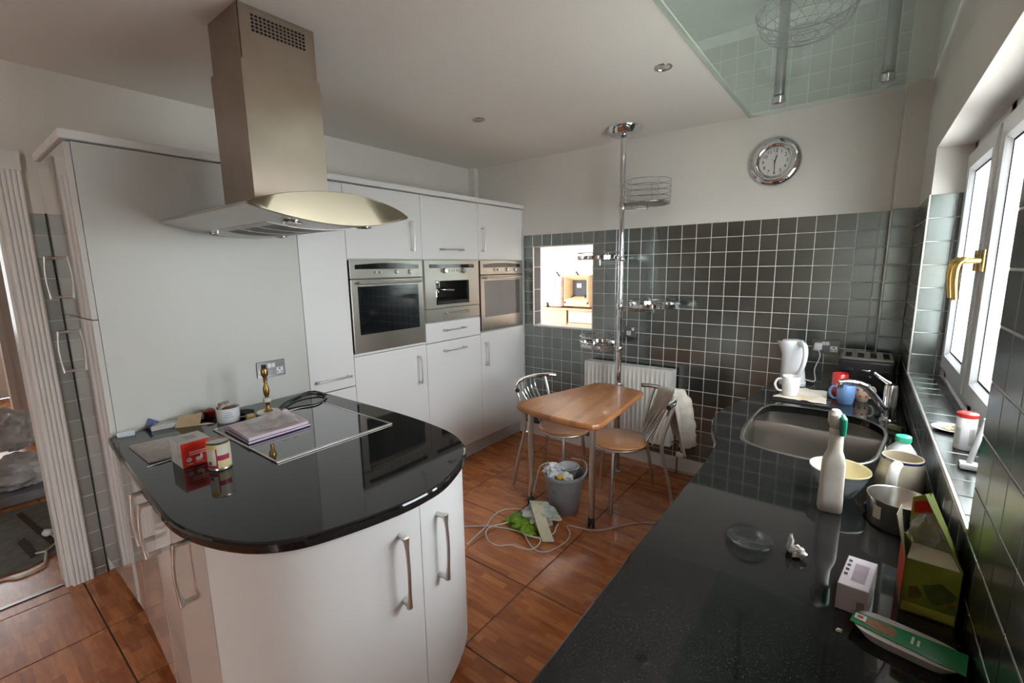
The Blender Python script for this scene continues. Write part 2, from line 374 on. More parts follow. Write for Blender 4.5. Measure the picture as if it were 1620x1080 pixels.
def obj(name, bm, m, parent=None, smooth=True, local=False, label=None, kind=None, angle=40):
    """ one mesh object; vertices are given in world space unless local """
    bmesh.ops.recalc_face_normals(bm, faces=bm.faces[:])
    me = bpy.data.meshes.new(name)
    loc = None
    if parent is not None:
        if not local: bm.transform(basis(parent).inverted())
    else:
        xs = [v.co.x for v in bm.verts]; ys = [v.co.y for v in bm.verts]; zs = [v.co.z for v in bm.verts]
        loc = Vector(((min(xs)+max(xs))/2, (min(ys)+max(ys))/2, min(zs)))
        bm.transform(Matrix.Translation(-loc))
    bm.to_mesh(me); bm.free()
    for mm in (m if isinstance(m, (list, tuple)) else [m]): me.materials.append(mm)
    if smooth:
        me.shade_smooth()
        try: me.set_sharp_from_angle(angle=math.radians(angle))
        except Exception: pass
    o = bpy.data.objects.new(name, me); COL.objects.link(o)
    if parent is not None: o.parent = parent
    if loc is not None: o.location = loc
    if label: o['label'] = label
    if kind: o['kind'] = kind
    return o
def thing(name, label, cat, loc=(0, 0, 0), rotz=0.0, group=None):
    o = bpy.data.objects.new(name, None); o.empty_display_size = 0.05; COL.objects.link(o)
    o.location = loc; o.rotation_euler = (0, 0, rotz); o['label'] = label; o['category'] = cat
    if group: o['group'] = group
    return o
def tag(o, label, cat, group=None):
    o['label'] = label; o['category'] = cat
    if group: o['group'] = group
    return o
def struct(name, bm, m, smooth=False, label=None):
    o = obj(name, bm, m, smooth=smooth); o['kind'] = 'structure'
    if label: o['label'] = label
    return o
def struct_empty(name, loc=(0, 0, 0), label=None):
    o = bpy.data.objects.new(name, None); COL.objects.link(o); o.location = loc; o['kind'] = 'structure'
    if label: o['label'] = label
    return o
_tile_mesh = {}
def tile_mesh(w, h, t=0.004, c=0.0012, m=None):
    """ a tile lying in its local XZ plane, face towards -Y, chamfered rim """
    key = (round(w, 4), round(h, 4), m.name)
    if key in _tile_mesh: return _tile_mesh[key]
    bm = BM()
    L = [[(-w/2, t, -h/2), (w/2, t, -h/2), (w/2, t, h/2), (-w/2, t, h/2)],
         [(-w/2, c, -h/2), (w/2, c, -h/2), (w/2, c, h/2), (-w/2, c, h/2)],
         [(-w/2+c, 0, -h/2+c), (w/2-c, 0, -h/2+c), (w/2-c, 0, h/2-c), (-w/2+c, 0, h/2-c)]]
    rings(bm, L, cap0=True, cap1=True); bmesh.ops.recalc_face_normals(bm, faces=bm.faces[:])
    me = bpy.data.meshes.new('wall_tile'); bm.to_mesh(me); bm.free(); me.materials.append(m)
    _tile_mesh[key] = me; return me
def tile(parent, x, y, z, w, h, rotz=0.0, m=None, rotx=0.0, name='wall_tile', tilt=0.0):
    o = bpy.data.objects.new(name, tile_mesh(w, h, m=m or TILE)); COL.objects.link(o); o.parent = parent
    W = Matrix.Translation((x, y, z)) @ Matrix.Rotation(rotz, 4, 'Z') @ Matrix.Rotation(rotx, 4, 'X')
    W = W @ Matrix.Rotation(random.uniform(-tilt, tilt), 4, 'X') @ Matrix.Rotation(random.uniform(-tilt, tilt), 4, 'Z')
    o.matrix_basis = basis(parent).inverted() @ W
    return o
def text(name, s, size, M, m, parent, depth=0.0004):
    cu = bpy.data.curves.new(name, 'FONT'); cu.body = s; cu.size = size; cu.align_x = 'CENTER'; cu.align_y = 'CENTER'; cu.extrude = depth
    to = bpy.data.objects.new('tmp_text', cu); COL.objects.link(to)
    dg = bpy.context.evaluated_depsgraph_get(); me = bpy.data.meshes.new_from_object(to.evaluated_get(dg))
    bpy.data.objects.remove(to); bpy.data.curves.remove(cu)
    bm = BM(); bm.from_mesh(me); bpy.data.meshes.remove(me); bm.transform(M)
    return obj(name, bm, m, parent, smooth=False)
def face_m(origin, right, up):
    r = Vector(right).normalized(); u = Vector(up).normalized(); n = r.cross(u)
    return Matrix(((r.x, u.x, n.x, origin[0]), (r.y, u.y, n.y, origin[1]), (r.z, u.z, n.z, origin[2]), (0, 0, 0, 1)))
def handle(parent, p0, p1, normal, out=0.034, r=0.0055, m=None, name='handle'):
    """ bone-shaped bow handle: posts at both ends, bar thickest at the ends and slightly bowed """
    p0, p1, nrm = Vector(p0), Vector(p1), Vector(normal).normalized()
    ax = (p1-p0).normalized(); bm = BM()
    for p in (p0, p1): tube([p, p+nrm*(out*0.6), p+nrm*(out+0.002)], r*1.5, 10, bm=bm, radii=[r*1.35, r*1.25, r*1.5])
    pts = []; rad = []
    n = 14
    for i in range(n+1):
        t = i/n; s = 4*t*(1-t)
        pts.append(p0-ax*0.006+(p1-p0+ax*0.012)*t+nrm*(out+0.008*s)); rad.append(r*(1.55-0.75*min(1, s*1.6)))
    tube(pts, r, 10, bm=bm, radii=rad)
    return obj(name, bm, m or SATIN, parent)
def panel_door(parent, x0, x1, y0, y1, z0, z1, m=None, name='door', bev=0.0015):
    return obj(name, bbox(x0, x1, y0, y1, z0, z1, bev, 1), m or WHITE, parent, smooth=False)
def blob(cx, cy, cz, rx, ry, rz, amp=0.25, freq=2.0, seed=0, sub=3, flat=None):
    bm = BM(); bmesh.ops.create_icosphere(bm, subdivisions=sub, radius=1)
    for v in bm.verts:
        d = v.co.normalized(); q = Vector((d.x, d.y, d.z))*freq+Vector((seed*3.1, seed*1.7, seed*0.9))
        k = 1+amp*noise.noise(q)+amp*0.6*noise.noise(q*2.3)+amp*0.5*abs(noise.noise(q*4.1))
        v.co = Vector((d.x*rx*k, d.y*ry*k, d.z*rz*k))+Vector((cx, cy, cz))
        if flat is not None and v.co.z < flat: v.co.z = flat
    return bm

# ================================================================== the setting
H = 2.485; T = 1.84; XL = -1.0; XR = 2.253; YB = -6.4
# ---- floor: slab (grout) and one tile object per tile
floor = struct('floor', bbox(-1.12, 2.40, YB, 0.0, -0.08, -0.003), mat('dark_floor_grout', (0.10, 0.075, 0.055), 0.8, var=0.2, vscale=30),
               label='terracotta parquet-look tiled kitchen floor with dark joints')
PX, PY = 0.45, 0.44
def floor_tile_mesh():
    bm = BM(); w, d = PX-0.006, PY-0.006; c = 0.0015
    rings(bm, [[(-w/2, -d/2, -0.006), (w/2, -d/2, -0.006), (w/2, d/2, -0.006), (-w/2, d/2, -0.006)],
               [(-w/2, -d/2, -c), (w/2, -d/2, -c), (w/2, d/2, -c), (-w/2, d/2, -c)],
               [(-w/2+c, -d/2+c, 0), (w/2-c, -d/2+c, 0), (w/2-c, d/2-c, 0), (-w/2+c, d/2-c, 0)]], cap0=True, cap1=True)
    bmesh.ops.recalc_face_normals(bm, faces=bm.faces[:])
    me = bpy.data.meshes.new('floor_tile'); bm.to_mesh(me); bm.free(); me.materials.append(FLOORT); return me
fme = floor_tile_mesh()
for i in range(-5, 4):
    for j in range(-12, 3):
        x = 0.862+PX*(i+0.5); y = -1.306+PY*(j+0.5)
        if x < -1.25 or x > 2.2 or y > -0.1+PY/2 or y < YB+0.1: continue
        if y+PY/2 > 0.01: continue
        o = bpy.data.objects.new('floor_tile', fme); COL.objects.link(o); o.parent = floor
        o.matrix_basis = basis(floor).inverted() @ Matrix.Translation((x, y, 0))
        # slight unevenness
for i in range(-4, 4):                                      # cut row against the back wall
    x = 0.862+PX*(i+0.5); y0 = -1.306+PY*2+0.003+PY*0
    if x < -1.25: continue
bmr = BM()
for i in range(-3, 4):
    x = 0.862+PX*(i+0.5); ya = -1.306+PY*2+0.003
    b2 = bbox(x-PX/2+0.003, x+PX/2-0.003, ya, -0.002, -0.006, 0.0, 0.0015, 1)
    o = obj('floor_tile', b2, FLOORT, floor, smooth=False)
# ---- ceiling with the opening above the glass sheet
GX0, GX1, GY0, GY1 = 1.40, 2.252, -1.80, -0.004
bm = BM()
box(bm, -1.12, GX0, YB, 0.12, H, H+0.008); box(bm, GX0, 2.4, YB, GY0, H, H+0.06)
struct('ceiling', bm, CEIL, label='flat warm white painted kitchen ceiling')
bm = BM()
box(bm, 0.75, 2.4, GY0-0.5, 0.12, 3.02, 3.06); box(bm, 0.75, 0.79, GY0-0.5, 0.12, H+0.06, 3.02); box(bm, 0.75, 2.4, GY0-0.5, GY0-0.46, H+0.06, 3.02)
struct('ceiling_void', bm, mat('void_paint', (0.62, 0.63, 0.61), 0.8, var=0.05, vscale=3), label='pale lining of the void above the glass sheet')
# ---- back wall (Y = 0 is the tile face) with the serving hatch
HX0, HX1, HZ0, HZ1 = -0.30, 0.292, 1.04, 1.735
bm = BM(); yf, yb = 0.004, 0.12
box(bm, -1.12, HX0, yf, yb, 0, 3.02); box(bm, HX1, 2.40, yf, yb, 0, 3.02)
box(bm, HX0, HX1, yf, yb, 0, HZ0); box(bm, HX0, HX1, yf, yb, HZ1, 3.02)
wall_back = struct('wall_back', bm, WALL, label='back wall, painted above and steel tiled below, with a serving hatch')
bm = BM(); yg = 0.0012
box(bm, -0.40, HX0, yg, yf, 0.10, T); box(bm, HX1, 2.146, yg, yf, 0.10, T); box(bm, HX0, HX1, yg, yf, 0.10, HZ0); box(bm, HX0, HX1, yg, yf, HZ1, T)
obj('grout', bm, GROUT, wall_back, smooth=False)
g = 0.004
cands = []
for r in range(18):
    for k in range(-4, 22):
        x0, x1 = 0.1*k, 0.1*(k+1); z1 = T-0.1*r; z0 = z1-0.1
        z0 = max(z0, 0.10)
        if k == 21: x1 = 2.146
        if z1-z0 < 0.02: continue
        if x0 >= -0.305 and x1 <= 0.305 and z0 > 1.0 and z1 < 1.75: continue
        cands.append((k, r, x0, x1, z0, z1))
hidden = lambda k, r: (k >= 17 and r >= 10) or (3 <= k < 10 and r >= 11) or (k >= 15 and r > 12)
few = [c for c in cands if not hidden(c[0], c[1])]
few.sort(key=lambda c: -(c[0]*1.0-c[1]*0.15))
main = few[:298]; rest = [c for c in cands if c not in main]
for (k, r, x0, x1, z0, z1) in main:
    dot = (r == 0 and -1 <= k <= 3) or (k == 3 and r <= 8)
    tile(wall_back, (x0+x1)/2, 0.0, (z0+z1)/2, x1-x0-g, z1-z0-g, m=TILED if dot else TILE, tilt=0.0009)
bm = BM()
for (k, r, x0, x1, z0, z1) in rest: box(bm, x0+g/2, x1-g/2, 0.0, 0.004, z0+g/2, z1-g/2)
obj('wall_tile_field', bm, TILE, wall_back, smooth=False, kind='stuff')
# tiles of the back wall that go on above the glass sheet
bm = BM(); box(bm, 0.79, 2.252, 0.0012, 0.004, H+0.01, 3.02); obj('grout', bm, mat('white_grout', (0.75, 0.76, 0.75), 0.6, var=0.1, vscale=20), wall_back, smooth=False)
for r in range(6):
    for k in range(8, 22):
        z0 = H+0.01+0.1*r-0.04; z1 = z0+0.1; z0 = max(z0, H+0.012)
        if z1 > 3.02: continue
        x1 = min(0.1*(k+1), 2.25)
        tile(wall_back, (0.1*k+x1)/2, 0.0, (z0+z1)/2, x1-0.1*k-g, z1-z0-g, m=VOIDT, name='void_tile')
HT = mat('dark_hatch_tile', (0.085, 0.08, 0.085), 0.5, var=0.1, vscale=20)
# hatch lining: white trim and dark tiles on the left cheek
bm = BM(); box(bm, HX0-0.003, HX0+0.006, -0.002, 0.012, HZ0, HZ1); obj('hatch_edge_trim', bm, PVC, wall_back, smooth=False)
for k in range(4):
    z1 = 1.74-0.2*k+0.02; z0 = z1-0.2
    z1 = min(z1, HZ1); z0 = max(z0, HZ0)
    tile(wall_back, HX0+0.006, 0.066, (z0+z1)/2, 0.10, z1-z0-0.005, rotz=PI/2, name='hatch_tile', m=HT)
obj('hatch_sill', bbox(HX0, HX1, -0.004, 0.13, HZ0-0.012, HZ0+0.004, 0.003, 1), TRIMW, wall_back, smooth=False)
# boxed pipe in the right corner, full height, tiled below
bm = BM(); box(bm, 2.149, 2.40, -0.096, 0.0, 0, 3.0)
trim_1 = struct('trim_1', bm, WALL, label='full height boxed-in pipe casing in the right corner of the back wall')
bm = BM(); box(bm, 2.1465, XR-0.003, -0.0988, -0.096, 0.8, T); box(bm, 2.1462, 2.149, -0.0988, 0, 0.8, T); obj('grout', bm, GROUT, trim_1, smooth=False)
for r in range(10):
    z1 = T-0.1*r; z0 = max(z1-0.1, 0.8)
    tile(trim_1, 2.200, -0.1, (z0+z1)/2, 0.101, z1-z0-g, tilt=0.0009)
obj('corner_trim', bbox(2.143, 2.150, -0.103, -0.094, 0.88, T, 0.002, 1), SATIN, trim_1)
struct('trim_2', bbox(-1.0, -0.93, -0.055, 0.004, 0, H), WALL, label='narrow boxed pipe in the left corner above the ovens')
struct('baseboard_back', bbox(-0.36, 1.9, -0.016, 0.003, 0.0, 0.10, 0.004, 2), TRIMW, label='white skirting board along the back wall')
# ---- right wall (X = 2.253 is the tile face) with the window recess
WY0, WY1, WZ0, WZ1 = -2.22, -0.65, 1.05, 2.03; VY0, VY1 = -6.2, -5.35
bm = BM(); xf, xb = XR+0.004, 2.46
box(bm, xf, xb, WY1, 0.12, 0, 3.02); box(bm, xf, xb, VY1, WY0, 0, 3.02); box(bm, xf, xb, YB, VY0, 0, 3.02); box(bm, xf, xb, VY0, VY1, WZ1, 3.02); box(bm, xf, xb, WY0, WY1, 0, WZ0-0.006); box(bm, xf, xb, WY0, WY1, WZ1, 2.68); box(bm, xf, xb, -1.10, WY1, 2.68, 3.02); box(bm, xf, xb, WY0, -1.75, 2.68, 3.02); box(bm, xf, xb, -1.75, -1.10, 2.88, 3.02)  # the high slot and the rear door opening are added for fill light
wall_right = struct('wall_right', bm, WALL, label='window wall, painted above and steel tiled below')
bm = BM(); xg = XR+0.0012
box(bm, xg, xf, WY1, -0.1, 0.8, T); box(bm, xg, xf, -3.6, WY0, 0.8, T); box(bm, xg, xf, WY0, WY1, 0.8, WZ0-0.006)
box(bm, xf, 2.362, WY1-0.0028, WY1, WZ0, T); box(bm, xf, 2.362, WY0, WY0+0.0028, WZ0, T)
obj('grout', bm, GROUT, wall_right, smooth=False)
for r in range(10):
    z1 = T-0.1*r; z0 = max(z1-0.1, 0.84)
    if z1-z0 < 0.02: continue
    for k in range(6):
        y1 = -0.1-0.1*k; y0 = max(y1-0.1, WY1)
        if r == 0 or True: tile(wall_right, XR, (y0+y1)/2, (z0+z1)/2, y1-y0-g, z1-z0-g, rotz=-PI/2, tilt=0.0009)
    for k in range(13):
        y1 = WY0-0.1*k; y0 = y1-0.1
        tile(wall_right, XR, (y0+y1)/2, (z0+z1)/2, y1-y0-g, z1-z0-g, rotz=-PI/2, tilt=0.0009)
for (za, zb) in ((0.94, 1.04), (0.84, 0.94)):
    for k in range(16):
        y1 = WY1-0.1*k; y0 = max(y1-0.1, WY0)
        tile(wall_right, XR, (y0+y1)/2, (za+zb)/2, y1-y0-g, zb-za-g, rotz=-PI/2, tilt=0.0009)
for r in range(8):                                        # tiled cheek of the recess
    z1 = T-0.1*r; z0 = max(z1-0.1, WZ0)
    tile(wall_right, (XR+0.004+2.340)/2, WY1-0.004, (z0+z1)/2, 0.083, z1-z0-g, tilt=0.004)
    tile(wall_right, 2.352, WY1-0.004, (z0+z1)/2, 0.018, z1-z0-g)
    tile(wall_right, 2.308, WY0+0.004, (z0+z1)/2, 0.10, z1-z0-g, rotz=PI)
obj('corner_trim', merge(bbox(XR-0.003, XR+0.006, WY1-0.006, WY1+0.003, WZ0, T, 0.002, 1), bbox(XR-0.003, XR+0.006, WY0, WY1, WZ0-0.008, WZ0+0.002, 0.002, 1)), SATIN, wall_right)
sill = struct('window_sill', bbox(XR, 2.372, WY0, WY1, WZ0-0.006, WZ0-0.003), GROUT, label='steel tiled window sill')
for k in range(16):
    y1 = WY1-0.1*k; y0 = max(y1-0.1, WY0)
    tile(sill, XR+0.045, (y0+y1)/2, WZ0, 0.083, y1-y0-g, rotx=-PI/2, tilt=0.003)
    tile(sill, 2.353, (y0+y1)/2, WZ0, 0.024, y1-y0-g, rotx=-PI/2)
# ---- left wall (X = -1) with the doorway
DY0, DY1, DZ = -3.95, -3.115, 2.0
bm = BM(); xa, xb = -1.12, XL
box(bm, xa, xb, DY1, 0.12, 0, H); box(bm, xa, xb, YB, DY0, 0, H); box(bm, xa, xb, DY0, DY1, DZ, H)
wall_left = struct('wall_left', bm, WALL, label='left wall with the doorway to the hall')
bm = BM(); box(bm, XL, XL+0.0028, -3.022, -2.964, 0.0, T); obj('grout', bm, GROUT, wall_left, smooth=False)
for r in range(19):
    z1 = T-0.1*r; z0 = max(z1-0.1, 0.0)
    tile(wall_left, XL+0.004, -2.9965, (z0+z1)/2, 0.051, z1-z0-g, rotz=PI/2, tilt=0.0009, m=TILE_LIT)
obj('gap_shade_strip', bbox(-1.0, -0.9935, -2.9700, -2.9640, 0.0, T), MATTB, wall_left, smooth=False)  # black strip painted in for the shade of the gap beside the fridge door
# fluted architrave and lining
bm = BM()
n = 5
def fl(y0, y1):
    for i in range(n):
        a = y0+(y1-y0)*i/n; b = y0+(y1-y0)*(i+1)/n
        tube([((XL+0.014), (a+b)/2, 0.0), ((XL+0.014), (a+b)/2, 2.10)], (b-a)*0.5, 10, bm=bm)
    box(bm, XL, XL+0.016, y0, y1, 0, 2.10)
fl(-3.105, -3.022); fl(-4.04, -3.955)
box(bm, XL, XL+0.028, -4.04, -3.022, 2.02, 2.10)
box(bm, -1.13, XL+0.004, DY1-0.012, DY1, 0, DZ); box(bm, -1.13, XL+0.004, DY0, DY0+0.012, 0, DZ); box(bm, -1.13, XL+0.004, DY0, DY1, DZ, DZ+0.02)
door_1 = struct('door_1', bm, TRIMW, smooth=True, label='white fluted door surround to the hall')
obj('threshold_strip', bbox(-1.055, -1.030, DY0+0.015, DY1-0.015, 0.0002, 0.005, 0.002, 1), PLATE, door_1)
struct('wall_rear', bbox(-1.12, 2.46, YB-0.12, YB, 0, H), mat('dim_brown_paint', (0.22, 0.18, 0.15), 0.7, var=0.1, vscale=2), label='plain painted rear wall behind the viewpoint')
struct('ground', bbox(2.62, 40.0, -25, 25, -0.30, -0.15), mat('unseen_bounce_ground', (0.68, 0.68, 0.65), 0.9, var=0.25, vscale=0.8), label='pale unseen ground outside the window, added to bounce daylight in')  # unseen ground, added and kept pale to bounce skylight indoors
# ---- the window
window_1 = struct_empty('window_1', (2.40, -1.435, WZ0), label='white plastic framed casement window with gold handles')
X0, X1 = 2.375, 2.44
bm = BM()
for (y0, y1, z0, z1) in ((WY1-0.05, WY1, WZ0, WZ1), (WY0, WY0+0.05, WZ0, WZ1), (WY0, WY1, WZ0, WZ0+0.05), (WY0, WY1, WZ1-0.05, WZ1), (-1.30, -1.24, WZ0, WZ1)):
    box(bm, X0, X1, y0, y1, z0, z1)
obj('outer_frame', bm, PVC, window_1, smooth=False)
def sash(y0, y1, z0, z1, hy):
    w = 0.075; xs0, xs1 = X0-0.022, X0+0.03
    outer = [(y0, z0), (y1, z0), (y1, z1), (y0, z1)]
    bm = BM()
    def ring(d, x): return [(x, y0+d, z0+d), (x, y1-d, z0+d), (x, y1-d, z1-d), (x, y0+d, z1-d)]
    rings(bm, [ring(0, xs1), ring(0, xs0+0.003), ring(0.003, xs0), ring(w-0.016, xs0), ring(w-0.010, xs0+0.006), ring(w, xs0+0.018), ring(w, xs1), ring(0, xs1)])
    s = obj('sash', bm, PVC, window_1, smooth=False)
    bm = BM(); r0 = ring(w-0.002, xs0+0.016); r1 = ring(w+0.005, xs0+0.018)
    rings(bm, [r0, r1]); obj('gasket', bm, MATTB, s, smooth=False)
    obj('pane', bbox(xs0+0.02, xs0+0.024, y0+w-0.005, y1-w+0.005, z0+w-0.005, z1-w+0.005), GLASS, s, smooth=False)
    # gold lever handle
    hz = 1.555
    bm = bbox(xs0-0.010, xs0, hy-0.014, hy+0.014, hz-0.035, hz+0.035, 0.004, 2)
    tube([(xs0, hy, hz), (xs0-0.045, hy, hz)], 0.009, 12, bm=bm)
    P = crom([(xs0-0.040, hy, hz+0.002), (xs0-0.052, hy+0.002, hz+0.001), (xs0-0.060, hy+0.006, hz-0.015), (xs0-0.061, hy+0.012, hz-0.06), (xs0-0.054, hy+0.016, hz-0.125)], 5)
    tube(P, 0.009, 12, bm=bm, radii=[0.0095+0.002*math.sin(PI*i/(len(P)-1)) for i in range(len(P))])
    obj('handle', bm, GOLD, s)
fill_door = struct_empty('fill_door', (2.40, -5.77, 0.0), label='white glazed door added behind the viewpoint for fill light')  # unseen door, added to let in low fill light
bm = BM()
for (y0, y1, z0, z1) in ((VY1-0.08, VY1, 0, WZ1), (VY0, VY0+0.08, 0, WZ1), (VY0, VY1, 0, 0.12), (VY0, VY1, WZ1-0.08, WZ1)): box(bm, X0, X1, y0, y1, z0, z1)
obj('fill_door_frame', bm, PVC, fill_door, smooth=False)
obj('pane', bbox(X0+0.02, X0+0.024, VY0+0.08, VY1-0.08, 0.12, WZ1-0.08), GLASS, fill_door, smooth=False)
sash(-1.245, -0.705, WZ0+0.052, WZ1-0.052, -1.215)
sash(-2.17, -1.295, WZ0+0.052, WZ1-0.052, -1.33)

# ---- the lounge seen through the hatch
bm = BM()
box(bm, -3.6, 2.6, 3.5, 3.6, -0.02, 2.6); box(bm, -3.6, -3.5, 0.12, 3.5, -0.02, 2.6); box(bm, 2.5, 2.6, 0.12, 3.5, -0.02, 2.6); box(bm, -3.5, 2.5, 0.12, 0.13, 2.5, 2.6)
box(bm, -3.6, 2.6, 0.12, 3.6, 2.6, 2.66)
struct('wall_lounge', bm, LOUNGE, label='bright white walls of the room beyond the hatch')
struct('floor_lounge', bbox(-3.5, 2.5, 0.12, 3.5, -0.06, 0.0), mat('lounge_oak_floor', (0.50, 0.33, 0.20), 0.5, var=0.1, vscale=5), label='pale wooden floor of the room beyond the hatch')
# ---- the hall seen through the doorway
bm = BM()
box(bm, -6.6, -1.12, -2.60, -2.52, 0, H); box(bm, -6.6, -1.12, -4.6, -4.52, 0, H); box(bm, -6.68, -6.6, -4.6, -2.52, 0, H); box(bm, -6.68, -1.12, -4.6, -2.52, H, H+0.05)
box(bm, -1.121, -1.12, -2.6, -3.1, 0, H)
struct('wall_hall', bm, mat('hall_paint', (0.60, 0.55, 0.49), 0.8, var=0.05, vscale=2), label='beige painted hall walls beyond the doorway')
floor_hall = struct('floor_hall', bbox(-6.6, -1.12, -4.52, -2.6, -0.06, -0.003), mat('hall_floor_joint', (0.10, 0.075, 0.055), 0.8, var=0.2, vscale=30), label='terracotta tiled hall floor')
for i in range(-8, -4):
    for j in range(-7, -3):
        x = 0.862+PX*(i+0.5); y = -1.306+PY*(j+0.5)
        if y > -2.75 or y < -4.4 or x > -1.33: continue
        o = bpy.data.objects.new('floor_tile', fme); COL.objects.link(o); o.parent = floor_hall
        o.matrix_basis = basis(floor_hall).inverted() @ Matrix.Translation((x, y, 0))
b2 = bbox(-6.5, -2.75, -4.5, -2.62, -0.006, -0.0005); obj('tile_field', b2, FLOORT, floor_hall, smooth=False, kind='stuff')
bm = BM(); box(bm, -4.42, -4.26, -2.97, -2.6, 0, 2.1); box(bm, -4.44, -4.24, -2.985, -2.94, 0, 2.1)
struct('door_2', bm, TRIMW, label='white door frame at the far end of the hall')

# ================================================================== tall cabinets along the left wall
XC = -0.402; XD = XC-0.018
YBD = [-0.02, -0.611, -1.202, -1.793, -2.087]
ZO1, ZO0 = 1.6195, 1.041
DT0, DT1 = 1.6245, 2.062
def housing(name, label, y0, y1, gaps, group=None):
    t = thing(name, label, 'cabinet', (-0.7, (y0+y1)/2, 0.0), group=group)
    bm = BM()
    box(bm, -0.985, XD-0.001, y0+0.0005, y0+0.008, 0.13, 2.062); box(bm, -0.985, XD-0.001, y1-0.008, y1-0.0005, 0.13, 2.062)
    box(bm, -0.985, -0.975, y0+0.008, y1-0.008, 0.13, 2.062)
    for z in gaps: box(bm, -0.975, XD-0.001, y0+0.008, y1-0.008, z, z+0.008)
    obj('carcass', bm, CARC, t, smooth=False); return t
e = 0.0015
def door(t, y0, y1, z0, z1, h0=None, h1=None, name='door', m=None):
    d = panel_door(t, XD, XC, y0+e, y1-e, z0+e, z1-e, m or WHITE, name)
    if h0: handle(d, (XC, *h0), (XC, *h1), (1, 0, 0))
    return d
u1 = housing('oven_cabinet', 'white tall cabinet housing the large oven nearest the extractor hood', YBD[3], YBD[2], (0.13, ZO0-0.014, ZO1+0.001, 2.05))
door(u1, YBD[3], YBD[2], DT0, DT1, (-1.297, 1.870), (-1.297, 1.687)); door(u1, YBD[3], YBD[2], 0.13, 1.024, (-1.287, 0.945), (-1.287, 0.763))
obj('filler_strip', bbox(XD, XC, YBD[3]+e, YBD[2]-e, 1.027, ZO0-0.001), WHITE, u1, smooth=False)
u2 = housing('coffee_machine_cabinet', 'white tall cabinet housing the built-in coffee machine, with a drawer beneath', YBD[2], YBD[1], (0.13, 1.162, ZO1+0.001, 2.05))
door(u2, YBD[2], YBD[1], DT0, DT1, (-1.030, 1.697), (-0.82, 1.697), 'flap_door')
door(u2, YBD[2], YBD[1], 1.022, 1.168, (-1.028, 1.105), (-0.822, 1.105), 'drawer_front'); door(u2, YBD[2], YBD[1], 0.13, 1.02, (-1.030, 0.950), (-0.822, 0.950))
u3 = housing('oven_cabinet', 'white tall cabinet housing the oven beside the serving hatch', YBD[1], YBD[0], (0.13, ZO0-0.014, ZO1+0.001, 2.05))
door(u3, YBD[1], YBD[0], DT0, DT1, (-0.568, 1.872), (-0.568, 1.695)); door(u3, YBD[1], YBD[0], 0.13, 1.032, (-0.560, 0.944), (-0.560, 0.760))
obj('end_panel', bbox(-0.985, XC+0.002, YBD[0]+0.001, -0.002, 0.0, 2.066), WHITE, u3, smooth=False)
u4 = housing('larder_cabinet', 'narrow white pull-out larder cabinet between the plain gable panel and the ovens', YBD[4], YBD[3], (0.13, 2.05))
door(u4, YBD[4], YBD[3], 0.846, DT1, (-2.045, 0.920), (-1.845, 0.920)); door(u4, YBD[4], YBD[3], 0.13, 0.843, name='lower_front')
# fridge housing: its gable faces the room, its two doors face the doorway
fr = thing('fridge_cabinet', 'wide white gloss fridge cabinet at the left end of the tall run', 'cabinet', (-0.7, -2.53, 0.0))
bm = BM(); box(bm, -0.985, XC, -2.945, -2.089, 0.03, 2.062); obj('gable_panel', bm, GABLEM, fr, smooth=False)
d = obj('upper_door', bbox(-0.992, XC-0.001, -2.966, -2.9465, 1.374, 2.060, 0.0015, 1), WHITEM, fr, smooth=False); handle(d, (-0.945, -2.966, 1.634), (-0.945, -2.966, 1.453), (0, -1, 0), out=0.036)
d = obj('lower_door', bbox(-0.992, XC-0.001, -2.966, -2.9465, 0.10, 1.371, 0.0015, 1), WHITEM, fr, smooth=False); handle(d, (-0.935, -2.966, 1.288), (-0.935, -2.966, 1.100), (0, -1, 0), out=0.036)
co = obj('cornice', merge(bbox(-0.99, XC+0.012, -2.978, -0.004, 2.068, 2.102, 0.003, 1)), WHITE, smooth=False); tag(co, 'white square-edged cornice along the top of the tall cabinets', 'cornice')
pl = obj('plinth', bbox(-0.47, -0.452, -2.05, -0.022, 0.0, 0.128), mat('grey_white_plinth', (0.62, 0.61, 0.60), 0.4, var=0.05, vscale=8), smooth=False); tag(pl, 'pale plinth board under the tall oven cabinets', 'plinth')

